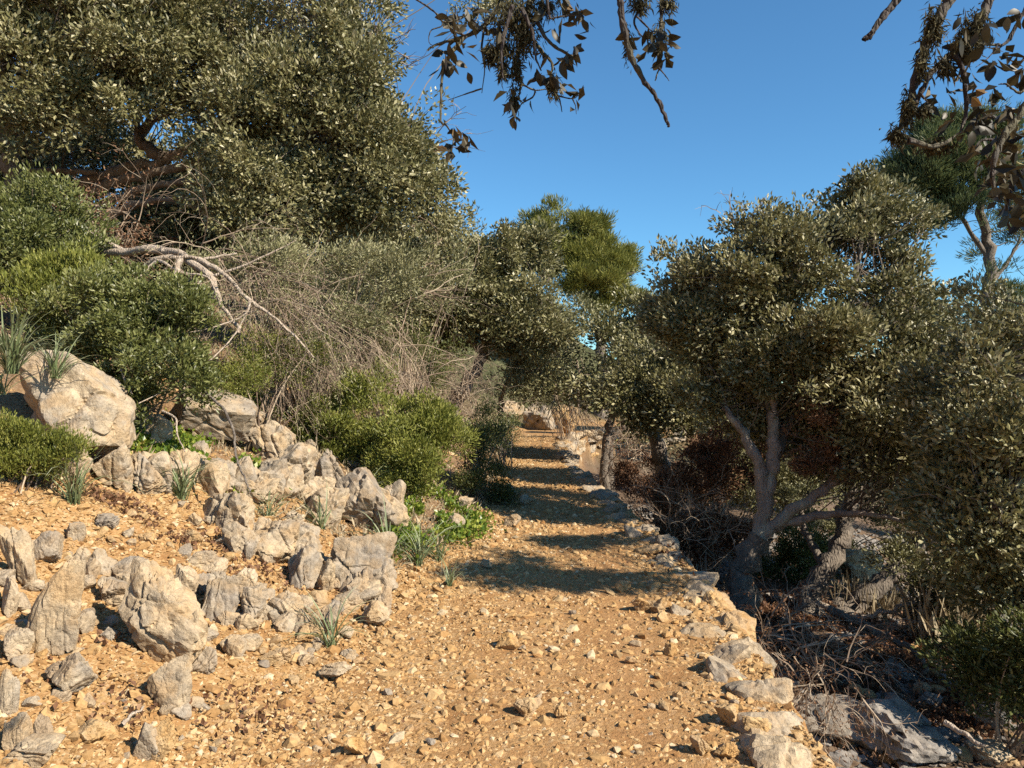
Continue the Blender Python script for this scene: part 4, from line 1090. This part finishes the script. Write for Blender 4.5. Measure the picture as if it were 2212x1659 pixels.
tangle("dead_shrub", "red-brown brush pile under the big oak's stems", PV((250, 500, 10.5), (290, 480, 10.5), (220, 530, 10.3)), 26, .7, .010, 2, 406, (.1, -.2, .3), .4, leafy=(2600, .05, .02, 'dead_leaf'))
tangle("dead_shrub", "bare pale branches reaching right from the olive thicket", PV((860, 620, 12.2), (900, 600, 12.4), (880, 640, 12.2)), 9, 1.1, .011, 2, 407, (.9, -.1, .25), .1)
tangle("dead_shrub", "grey brush between the leaning trunk and the bend of the path", PV((1010, 830, 19), (960, 800, 18), (1060, 840, 20), (930, 830, 17)), 40, 1.0, .010, 2, 411, (.2, -.1, .4), .3, leafy=(3000, .06, .02, 'olive'))
tangle("brush_pile", "grey brush on the terrace beside the far twin trunks", PV((1330, 985, 15.5), (1370, 990, 15), (1290, 960, 18)), 30, .8, .010, 2, 412, (.2, -.1, .5), .3, group="dead brush on the lower terrace", leafy=(1600, .05, .02, 'dead_leaf'))
tangle("brush_pile", "heap of dead brush on the shaded terrace below the pale trunk", PV((1660, 1390, 6.6), (1740, 1420, 6.6), (1820, 1400, 6.8), (1700, 1360, 7.2)), 46, .55, .008, 2, 408, (.3, -.1, .25), .5, group="dead brush on the lower terrace", leafy=(1800, .04, .015, 'dead_leaf'))
tangle("brush_pile", "small reddish dead branch propped against the foot of the wall", PV((1770, 1460, 4.9), (1790, 1480, 4.9)), 22, .3, .005, 2, 409, (.1, -.1, -.6), .4, group="dead brush on the lower terrace", leafy=(900, .03, .008, 'dead_leaf'))
tangle("brush_pile", "thin dead twigs standing among the trunks at the back", PV((1480, 1120, 9), (1550, 1150, 9), (1450, 1150, 8.8)), 30, .6, .006, 2, 410, (0, -.1, .6), .2, group="dead brush on the lower terrace")

for lab, spots, dirn, r0, ln in [
        ("bare twigs poking above the crown of the forked oak", PV((1590, 470, 8.5), (1620, 480, 8.5), (1840, 420, 8.8)), (0, 0, 1), .006, .28),
        ("fine dead twigs sticking out of the big oak's right side", PV((900, 470, 11.4), (850, 120, 11.6), (930, 300, 11.5)), (.9, 0, .2), .008, .5)]:
    tangle("dead_twig_spray", lab, spots, 16, ln, r0, 1, 430 + int(ln * 10), dirn, .1, group="dead twigs in the crowns", spread=.45)
# bleached fallen trunk with arching limbs
rt = root("fallen_tree", "bleached fallen tree on the hillside with bare arching limbs", "fallen tree", hit(300, 640))
rng = np.random.RandomState(420)
for nm, pts, r0, r1 in [
        ("trunk", PV((200, 545, 8.9), (270, 545, 8.7), (340, 540, 8.5), (400, 552, 8.3), (455, 600, 8.1), (480, 660, 8.0), (520, 720, 7.9)), .11, .03),
        ("branch", PV((300, 590, 8.3), (340, 560, 8.2), (400, 555, 8.2), (450, 560, 8.2), (510, 545, 8.3)), .055, .02),
        ("branch", PV((430, 560, 8.2), (480, 590, 8.1), (540, 650, 8.0), (600, 690, 8), (680, 770, 8)), .05, .012),
        ("branch", PV((336, 566, 8.1), (300, 600, 7.6), (262, 660, 7.2), (228, 700, 6.8), (236, 745, 6.6), (262, 800, 6.4), (285, 850, 6.3)), .034, .012),
        ("branch", PV((540, 650, 8.0), (530, 680, 7.6), (470, 705, 7.1), (395, 722, 6.8)), .022, .006),
        ("branch", PV((540, 655, 8.0), (510, 720, 7.4), (430, 800, 6.8), (300, 872, 6.2)), .020, .006),
        ("branch", PV((390, 560, 8.1), (370, 620, 7.9), (345, 690, 7.7)), .05, .03),
        ("branch", PV((340, 562, 8.2), (400, 590, 8), (450, 600, 7.9), (470, 640, 7.8)), .03, .01),
        ("branch", PV((455, 600, 8.1), (560, 560, 8.1), (640, 520, 8.2)), .03, .006),
        ("branch", PV((270, 545, 8.7), (230, 520, 8.7), (190, 500, 8.8)), .04, .01)]:
    r0 *= .62; r1 *= .6
    pp = smooth_path(pts, 4, r0 * .22, rng.randint(999)); tb = Tubes()
    tb.add(pp, np.linspace(r0, r1, len(pp)) * (.75 + .5 * vnoise(np.arange(len(pp)) * .35, np.zeros(len(pp)), None, rng.randint(99))), 8)
    v, f, t = tb.arrays(); part(nm, v, f, M['dead_wood'], rt, smooth=True)
# thin bare stems leaning across the pale boulders
for lab, pts, r0 in [
        ("thin dark bare branch bending down over the smooth-faced boulder", PV((420, 830, 6.5), (480, 880, 6.2), (505, 930, 6.0), (510, 985, 5.8), (528, 1030, 5.6), (540, 1062, 5.5)), .012),
        ("short bare twig hooked down into the creeper", PV((352, 888, 6.1), (380, 904, 6.0), (384, 940, 5.9), (400, 975, 5.8)), .009),
        ("grey fallen stick lying in front of the pointed cream stone", PV((265, 1565, 3.2), (285, 1545, 3.25), (310, 1530, 3.3)), .010),
        ("pale stick lying on the sunny spot of the lower terrace", PV((2040, 1560, 4.6), (2080, 1585, 4.5), (2130, 1612, 4.4)), .018),
        ("fallen dark branch curving down behind the brush heap", PV((1790, 1315, 7.6), (1850, 1345, 7.4), (1920, 1375, 7.2), (1985, 1420, 7), (2000, 1465, 6.9)), .04),
        ("bare branch lying across the foot of the leaning trunks", PV((1760, 1300, 8.6), (1830, 1330, 8.3), (1900, 1325, 8.1), (1990, 1300, 8.0)), .035)]:
    pp = smooth_path(pts, 6, r0 * .3, 7); pp[:, 2] = np.maximum(pp[:, 2], height(pp[:, 0], pp[:, 1]) + r0 * .6)
    tb = Tubes(); tb.add(pp, np.linspace(r0, r0 * .5, len(pp)), 7); v, f, t = tb.arrays()
    o = link("bare_branch", make_mesh("bare_branch", v - pp[0], f, smooth=True), M['bark'] if 'dark' in lab else M['dead_wood'], loc=tuple(pp[0]))
    tag(o, lab, "branch", "bare fallen branches")

# ------------------------------------------------------------------ low plants
def blade_mesh(seed):
    r = np.random.RandomState(seed)
    n = 7; t = np.linspace(0, 1, n); el0 = math.radians(r.uniform(48, 88)); bend = r.uniform(.5, 2.3)
    ang = el0 - bend * t ** 1.4; x = np.concatenate([[0], np.cumsum(np.cos(ang[:-1]))]) / (n - 1); z = np.concatenate([[0], np.cumsum(np.sin(ang[:-1]))]) / (n - 1)
    w = 0.0165 * np.array([.8, 1, 1, .9, .75, .5, .08]) * r.uniform(.8, 1.3)
    sw = .06 * r.normal() * t ** 2
    L = np.stack([x, sw + w, z + w * .5], -1); Mid = np.stack([x, sw, z], -1); R = np.stack([x, sw - w, z + w * .5], -1)
    v = np.stack([L, Mid, R], 1).reshape(-1, 3); f = []
    for i in range(n - 1):
        for j in (0, 1): f.append([i * 3 + j, i * 3 + j + 1, i * 3 + 4 + j, i * 3 + 3 + j])
    tt = np.clip(np.repeat(.25 + .45 * t ** 2 + r.uniform(-.15, .3), 3), 0, 1)
    me = make_mesh("leaf", v, np.array(f), tint=tt, smooth=True); me.materials.append(M['asphodel']); return me


BLADE = [blade_mesh(k) for k in range(22)]


def asphodel(label, px, py, size_px, n, seed, loc=None):
    r = np.random.RandomState(seed)
    g = hit(px, py) if loc is None else np.array(loc)
    s = 1.3 * size_px / FD * g[1]
    rt = root("asphodel", label, "plant", g - np.array([0, 0, .01]), "asphodels on the slope")
    for k in range(int(n * 1.35)):
        sc = s * r.uniform(.55, 1.15)
        link("leaf", BLADE[r.randint(len(BLADE))], parent=rt, loc=(r.normal(0, .015), r.normal(0, .015), 0), rot=(r.normal(0, .12), r.normal(0, .12), r.uniform(0, 6.28)), scale=(sc, sc * .5 + .06, sc))


asphodel("large grey-green asphodel arching over the top of the huge boulder", 30, 790, 125, 80, 1, P(28, 805, 5.3))
asphodel("fine-leaved asphodel behind the shoulder of the huge boulder", 120, 790, 90, 40, 2, P(120, 815, 5.6))
asphodel("asphodel with pale hanging leaves at the left end of the huge boulder", 8, 870, 80, 16, 3, P(6, 850, 5.4))
asphodel("tall asphodel growing from the orange soil below the overhanging block", 158, 1088, 130, 26, 4)
asphodel("asphodel tucked under the huge boulder's lower end", 228, 978, 80, 28, 5)
asphodel("spiky asphodel in front of the domed rock", 392, 1078, 105, 36, 6)
asphodel("asphodel growing on the bleached outcrop", 580, 1125, 75, 22, 7)
asphodel("asphodel beside the wedge of rock on the bank", 696, 1142, 90, 22, 8)
asphodel("asphodel growing from the crack in front of the bluish boulder", 786, 1080, 75, 20, 9)
asphodel("leafy asphodel at the base of the shaded bank left of the path", 838, 1212, 110, 34, 10)
asphodel("asphodel lit from the side between the bank and the path", 905, 1222, 105, 34, 11)
asphodel("arching asphodel nearest the tree shadow on the path", 950, 1215, 80, 22, 12)
asphodel("small low asphodel at the sunny left edge of the path", 970, 1270, 62, 22, 13)
asphodel("asphodel on the rubble with leaves sprawling over stones", 716, 1400, 110, 26, 14)
asphodel("small tuft beside the smooth-faced boulder's foot", 520, 962, 50, 16, 15)


def cover(label, spots, n, L, seed, name="ground_cover", mat='cover', tall=.05):
    rng = np.random.RandomState(seed); pos = []
    for px, py, rx, ry, k in spots:
        g = hit(px, py)
        a = rng.normal(size=(int(n * k), 2)) * np.array([rx / FD * g[1], ry / FD * g[1] * 3.0]) * .55
        x, y = g[0] + a[:, 0], g[1] + a[:, 1]
        keep = vnoise(x * 3.4, y * 3.4, None, seed) > .40
        x, y = x[keep], y[keep]
        pos.append(np.stack([x, y, height(x, y) + rng.rand(len(x)) * tall + .01], -1))
    pos = np.concatenate(pos)
    v, f, t = leaves(pos, np.tile([0, -.1, .5], (len(pos), 1)), L, L * .8, rng, fold=.1, spread=1.2)
    o = link(name, make_mesh(name, v, f, t), M[mat], kind="stuff"); o["label"] = label
    return o


cover("bright green creeper between the boulders", [(360, 965, 60, 30, 1), (430, 990, 60, 30, 1), (280, 955, 40, 22, .6), (500, 1010, 60, 40, 1), (560, 1040, 60, 30, .6), (250, 880, 40, 50, .6), (620, 900, 90, 25, 1.2), (570, 880, 60, 15, .7)], 900, .046, 501, tall=.08)
cover("green creeper in the shade beside the path", [(900, 1120, 60, 40, 1), (960, 1150, 60, 25, 1), (1000, 1130, 50, 40, .8), (880, 1180, 50, 25, .6), (930, 1080, 60, 30, .8)], 1700, .046, 502, tall=.10)
def hillside_litter(n, seed):
    rng = np.random.RandomState(seed)
    y = 6.3 * (30 / 6.3) ** rng.rand(n); sdist = .3 + 9 * rng.rand(n) ** 1.3
    x = np.interp(y, YL, XL) - sdist
    keep = vnoise(x * 1.1, y * 1.1, None, seed) > .3
    x, y = x[keep], y[keep]
    pos = np.stack([x, y, height(x, y) + .01], -1)
    v, f, t = leaves(pos, np.tile([0, 0, .7], (len(x), 1)), .10, .018, rng, fold=.1, spread=1.1)
    o = link("hillside_litter", make_mesh("hillside_litter", v, f, t), M['grass_dry'], kind="stuff"); o["label"] = "dry grass, twigs and fallen leaves on the hillside"


hillside_litter(26000, 507)
cover("brown fallen leaves on the lower terrace", [(1800, 1440, 250, 60, 1), (2000, 1380, 200, 60, 1), (1700, 1330, 150, 60, 1), (2050, 1550, 200, 60, .7)], 5200, .045, 503, name="leaf_litter", mat='dead_leaf', tall=.03)
cover("dry fallen leaves and chips on the hillside soil", [(300, 1110, 250, 40, 1), (200, 1060, 200, 30, .6), (400, 1500, 300, 90, .6), (540, 1230, 200, 60, .5)], 1300, .030, 504, name="dry_litter", mat='dead_leaf', tall=.012)


def grass(label, px, py, h_px, n, seed, spread=.12):
    rng = np.random.RandomState(seed); g = hit(px, py); h = h_px / FD * g[1]
    x, y = g[0] + rng.normal(0, spread, n), g[1] + rng.normal(0, spread, n)
    v, f, t = leaves(np.stack([x, y, height(x, y)], -1), np.tile([0, 0, 1.6], (n, 1)), h, .008, rng, fold=0, spread=.7)
    o = link("grass_tuft", make_mesh("grass_tuft", v - g, f, t), M['grass_dry'], loc=tuple(g))
    tag(o, label, "grass"); o["kind"] = "stuff"


grass("pale dry grass tuft on the far sunlit bank of the terrace", 2060, 1400, 110, 500, 511, .2)
grass("dry grass between the feet of the leaning trunks", 1880, 1320, 60, 260, 512, .2)

# ------------------------------------------------------------------ overhanging oak next to the camera
Z8 = lambda d, *pts: [P(864 + .6093 * x, .6093 * y, d) for x, y in pts]
trunk_pts = [np.array(p) for p in ((2.9, -2.2, float(height(2.9, -2.2)) - .1), (2.8, -2.1, .8), (2.6, -1.9, 2.0), (2.4, -1.6, 3.0), (2.3, -1.3, 3.8))]
over = root("overhanging_oak", "old lichened oak whose leafy twigs hang into the top of the view", "tree", trunk_pts[0])
rng = np.random.RandomState(601)


def limb(nm, pts, r0, r1, parent, sides=7, wig=.25, wood='bark_branch'):
    pp = smooth_path(pts, 6, r0 * wig, rng.randint(9999)); tb = Tubes()
    rad = np.linspace(r0, r1, len(pp)) * rng.uniform(.8, 1.2, len(pp)); tb.add(pp, rad, sides)
    v, f, t = tb.arrays()
    loc = np.array(over.location)
    o = link(nm, make_mesh(nm, v - loc, f, smooth=True), M[wood], parent)
    return o, pp


def leaf_shape(seed):
    r = np.random.RandomState(seed); n = 6
    t = np.linspace(0, 1, n); w = np.array([.05, .62, 1, .95, .62, .03]) * .5 * r.uniform(.42, .6)
    curl = r.uniform(-.35, .35); cup = r.uniform(.1, .5)
    zc = curl * t ** 2
    v = np.stack([np.stack([t, w, zc + cup * w * .8], -1), np.stack([t, w * 0, zc], -1), np.stack([t, -w, zc + cup * w * .8], -1)], 1).reshape(-1, 3)
    f = [[i * 3 + j, i * 3 + j + 1, i * 3 + 4 + j, i * 3 + 3 + j] for i in range(n - 1) for j in (0, 1)]
    me = make_mesh("leaf", v, np.array(f), tint=np.full(len(v), np.clip(r.normal(.5, .25), 0, 1)), smooth=True); me.materials.append(M['shaded_leaf']); return me


LEAF = [leaf_shape(40 + k) for k in range(14)]
D_ = 1.5
main, trunk_path = limb("trunk", trunk_pts, .19, .12, over, 12, .1, 'bark')
la, pa = limb("branch", [trunk_pts[-2], np.array([1.7, -.3, 3.1]), np.array([.9, .8, 2.75]), np.array([.4, 1.3, 2.6]), P(1110, -60, D_)], .06, .012, over)
lb, pb = limb("branch", [trunk_pts[-1], np.array([2.3, 0, 3.2]), np.array([1.6, 1.0, 2.75]), P(2010, -150, D_ - .3)], .05, .014, over)
lc, pc = limb("branch", [np.array([.9, .8, 2.75]), np.array([.65, 1.2, 2.55]), P(1345, -60, D_)], .024, .009, over)
hang = [
    (la, [(380, -60), (360, 0), (300, 90), (235, 128), (130, 160), (95, 180)], .010, .003),
    (la, [(235, 128), (175, 200), (152, 260), (146, 340), (145, 430), (165, 445), (190, 490), (180, 530)], .006, .0015),
    (la, [(190, 490), (215, 515), (240, 505)], .002, .001),
    (la, [(0, -30), (60, 0), (130, 50), (150, 90), (110, 110), (103, 150), (120, 165)], .003, .0012),
    (la, [(300, 90), (290, 170), (300, 250), (290, 330)], .004, .0015),
    (la, [(290, 315), (230, 335), (170, 356)], .0025, .001),
    (la, [(470, -40), (450, 60), (430, 150), (410, 230), (430, 300), (400, 400)], .011, .002),
    (la, [(480, 60), (520, 140), (580, 185), (615, 200), (620, 170)], .006, .0015),
    (la, [(450, 110), (500, 180), (540, 230), (530, 290), (560, 340), (575, 398)], .006, .0015),
    (la, [(560, 340), (600, 350), (625, 345), (640, 320)], .0025, .001), (la, [(612, 352), (622, 375), (625, 405)], .002, .001),
    (la, [(430, 300), (480, 320), (520, 316)], .003, .0015), (la, [(480, 320), (470, 345), (430, 370), (405, 420)], .003, .001),
    (la, [(520, -30), (530, 60), (560, 62), (620, 55), (640, 70)], .004, .0012), (la, [(560, -20), (570, 20), (590, 45)], .004, .001),
    (la, [(400, 20), (370, 120), (360, 200), (365, 280)], .007, .002), (la, [(430, 30), (470, 120), (480, 200), (500, 250)], .006, .002),
    (la, [(235, 128), (190, 110), (165, 70), (170, 30)], .003, .001), (la, [(130, 50), (160, 80), (230, 60), (240, 30)], .003, .001),
    (lc, [(770, -60), (780, 0), (790, 90), (820, 200), (860, 280), (912, 350), (945, 430), (955, 452)], .0105, .0045),
    (lc, [(930, -60), (928, 20), (925, 80), (915, 180), (917, 240), (905, 288)], .007, .002), (lc, [(917, 240), (935, 262), (955, 288)], .0025, .001),
    (lc, [(850, -40), (845, 30), (830, 80), (850, 120), (870, 150)], .005, .0015), (lc, [(840, 60), (880, 100), (900, 120)], .003, .001),
    (lb, [(1790, -60), (1760, 0), (1705, 70), (1665, 125), (1640, 140)], .014, .007), (lb, [(1675, 110), (1668, 140)], .008, .004),
    (lb, [(1970, -60), (1945, 0), (1885, 115), (1845, 225), (1812, 345), (1772, 455), (1742, 500)], .020, .007),
    (lb, [(2120, -60), (2080, 20), (2010, 150), (1905, 235), (1850, 320), (1805, 420), (1775, 460)], .018, .004),
    (lb, [(1965, 195), (1990, 240), (2003, 310), (2005, 400), (1985, 470)], .010, .004),
    (lb, [(2260, -40), (2200, 60), (2150, 150), (2100, 160), (2010, 150)], .008, .003), (lb, [(2120, 155), (2090, 200), (2040, 240)], .003, .001),
    (lb, [(2240, 180), (2190, 230), (2150, 250), (2110, 230), (2100, 215)], .005, .0015), (lb, [(2240, 260), (2200, 330), (2150, 300), (2120, 300)], .005, .0015),
    (lb, [(2260, 300), (2190, 420), (2130, 500), (2100, 600), (2110, 700)], .014, .005), (lb, [(2190, 420), (2120, 420), (2060, 400), (2030, 330)], .007, .002),
    (lb, [(2130, 500), (2060, 500), (2020, 560)], .006, .002), (lb, [(2260, 560), (2180, 640), (2150, 740), (2160, 820)], .010, .003),
    (lb, [(1840, 330), (1870, 370), (1830, 385)], .004, .0012), (lb, [(1800, 500), (1900, 520), (1990, 470)], .010, .004),
]
twig_paths = []
for parent, pts, r0, r1 in hang:
    dd = D_ + rng.uniform(-.08, .08) - (.3 if parent is lb else 0)
    o, pp = limb("twig", Z8(dd, *pts), r0 * (.52 if parent is lb else .7), r1 * (.5 if parent is lb else .6), parent, 6, .10)
    twig_paths.append((o, pp, r0))
# leaves on the twigs, each one a leaf
SPOT = [  # where the leaves sit: parent limb, zoom-8 x, y, spread, count
    (la, 215, 45, 28, 9), (la, 245, 55, 25, 6), (la, 180, 70, 25, 6), (la, 170, 190, 30, 9), (la, 140, 245, 18, 3), (la, 205, 235, 16, 4), (la, 230, 180, 25, 4), (la, 185, 130, 18, 4),
    (la, 225, 460, 18, 5), (la, 185, 530, 22, 6), (la, 235, 510, 20, 4), (la, 665, 75, 30, 5), (la, 645, 30, 22, 5), (la, 600, 20, 40, 7), (la, 545, 110, 22, 4), (la, 620, 165, 14, 3),
    (la, 490, 255, 20, 6), (la, 580, 220, 25, 6), (la, 610, 200, 20, 6), (la, 545, 280, 20, 5), (la, 580, 295, 12, 3), (la, 635, 325, 14, 3), (la, 625, 385, 10, 2), (la, 405, 410, 14, 5), (la, 465, 355, 8, 2),
    (la, 520, 190, 12, 2), (la, 340, 110, 25, 6), (la, 400, 340, 20, 4), (la, 510, 20, 40, 7),
    (lc, 785, 160, 10, 2), (lc, 815, 115, 14, 3), (lc, 870, 120, 25, 8), (lc, 945, 100, 25, 8), (lc, 920, 170, 22, 9), (lc, 955, 180, 18, 4), (lc, 975, 140, 12, 3), (lc, 880, 190, 10, 2),
    (lb, 1910, 340, 25, 6), (lb, 1970, 270, 18, 4), (lb, 2050, 60, 60, 10), (lb, 2000, 180, 50, 9), (lb, 2110, 225, 14, 3), (lb, 2150, 190, 35, 7), (lb, 2180, 40, 30, 7), (lb, 2195, 250, 25, 6), (lb, 2060, 330, 25, 5),
    (lb, 1940, 400, 16, 3), (lb, 2120, 380, 60, 14), (lb, 2060, 440, 50, 10), (lb, 2150, 480, 60, 16), (lb, 2080, 540, 60, 14), (lb, 2160, 600, 50, 14), (lb, 2120, 680, 50, 10), (lb, 2180, 760, 40, 8), (lb, 2060, 640, 30, 5),
]
loc0 = np.array(over.location)
n_leaf, rest = 0, []
rng.shuffle(SPOT)
for parent, zx, zy, sp, n in SPOT:
    cand = [pp for o, pp, r in twig_paths if o.parent is parent]
    allp = np.concatenate(cand)
    for k in range(int(n * 1.7)):
        tgt = P(864 + .6093 * (zx + rng.normal(0, sp * .6)), .6093 * (zy + rng.normal(0, sp * .6)), D_ - (.3 if parent is lb else 0) + rng.normal(0, .04))
        j = int(np.argmin(((allp - tgt) ** 2).sum(1)))
        p = allp[j] * .35 + tgt * .65
        L = rng.uniform(.018, .031) * (.95 if parent is lb else 1)
        n_leaf += 1
        if n_leaf > 290: rest.append((p, L)); continue
        link("leaf", LEAF[rng.randint(len(LEAF))], parent=parent, loc=tuple(p - loc0), rot=(rng.uniform(-3.1, 3.1), rng.uniform(.1, 1.5), rng.uniform(0, 6.28)), scale=(L, L, L))
vv, ff, tt_ = leaves(np.array([p for p, _ in rest]), np.tile([0, 0, -.4], (len(rest), 1)), .027, .014, rng, fold=.3)
part("small_foliage", vv, ff, M['shaded_leaf'], over, tint=tt_, kind="stuff")
# hanging lichen on the twigs
v_, f_, t_, nn = [], [], [], 0
for (cx, cy, sx, sy, n, dz) in [(400, 60, 70, 60, 900, 0), (440, 130, 45, 60, 700, 0), (350, 170, 40, 40, 500, 0), (320, 190, 14, 30, 260, 0), (365, 240, 18, 40, 300, 0), (415, 240, 16, 50, 320, 0), (405, 350, 14, 40, 200, 0), (545, 300, 16, 40, 240, 0),
                              (500, 20, 70, 30, 400, 0), (850, 10, 28, 25, 320, 0), (945, 10, 22, 25, 200, 0), (810, 160, 12, 60, 130, 0), (920, 130, 22, 45, 260, 0),
                              (1890, 90, 26, 60, 420, 1), (1850, 220, 16, 60, 260, 1), (1800, 380, 16, 60, 240, 1), (1760, 470, 22, 30, 260, 1), (2000, 160, 40, 40, 500, 1), (2040, 90, 40, 50, 400, 1), (1930, 230, 30, 25, 220, 1), (1850, 385, 25, 14, 160, 1), (1900, 510, 50, 16, 240, 1)]:
    dd = D_ - (.3 if dz else 0)
    c = P(864 + .6093 * cx, .6093 * cy, dd)
    pos = c + rng.normal(size=(n, 3)) * np.array([sx, sx * .8, sy]) * .6093 / FD * dd * .55
    v, f, t = leaves(pos, np.tile([0, 0, -.9], (n, 1)), .016, .0026, rng, fold=.3, spread=.9)
    v_.append(v); f_.append(f + nn); t_.append(t); nn += len(v)
part("hanging_lichen", np.concatenate(v_), np.concatenate(f_), M['lichen'], over, tint=np.concatenate(t_), kind="stuff")
# the crown of the same oak, behind and above the view
crown("crown", over, [(np.array([3.1, -2.3, 4.5]), np.array([1.2, 1.1, .8]))],
      240, 90, .26, .05, .024, M['oak'], 640)
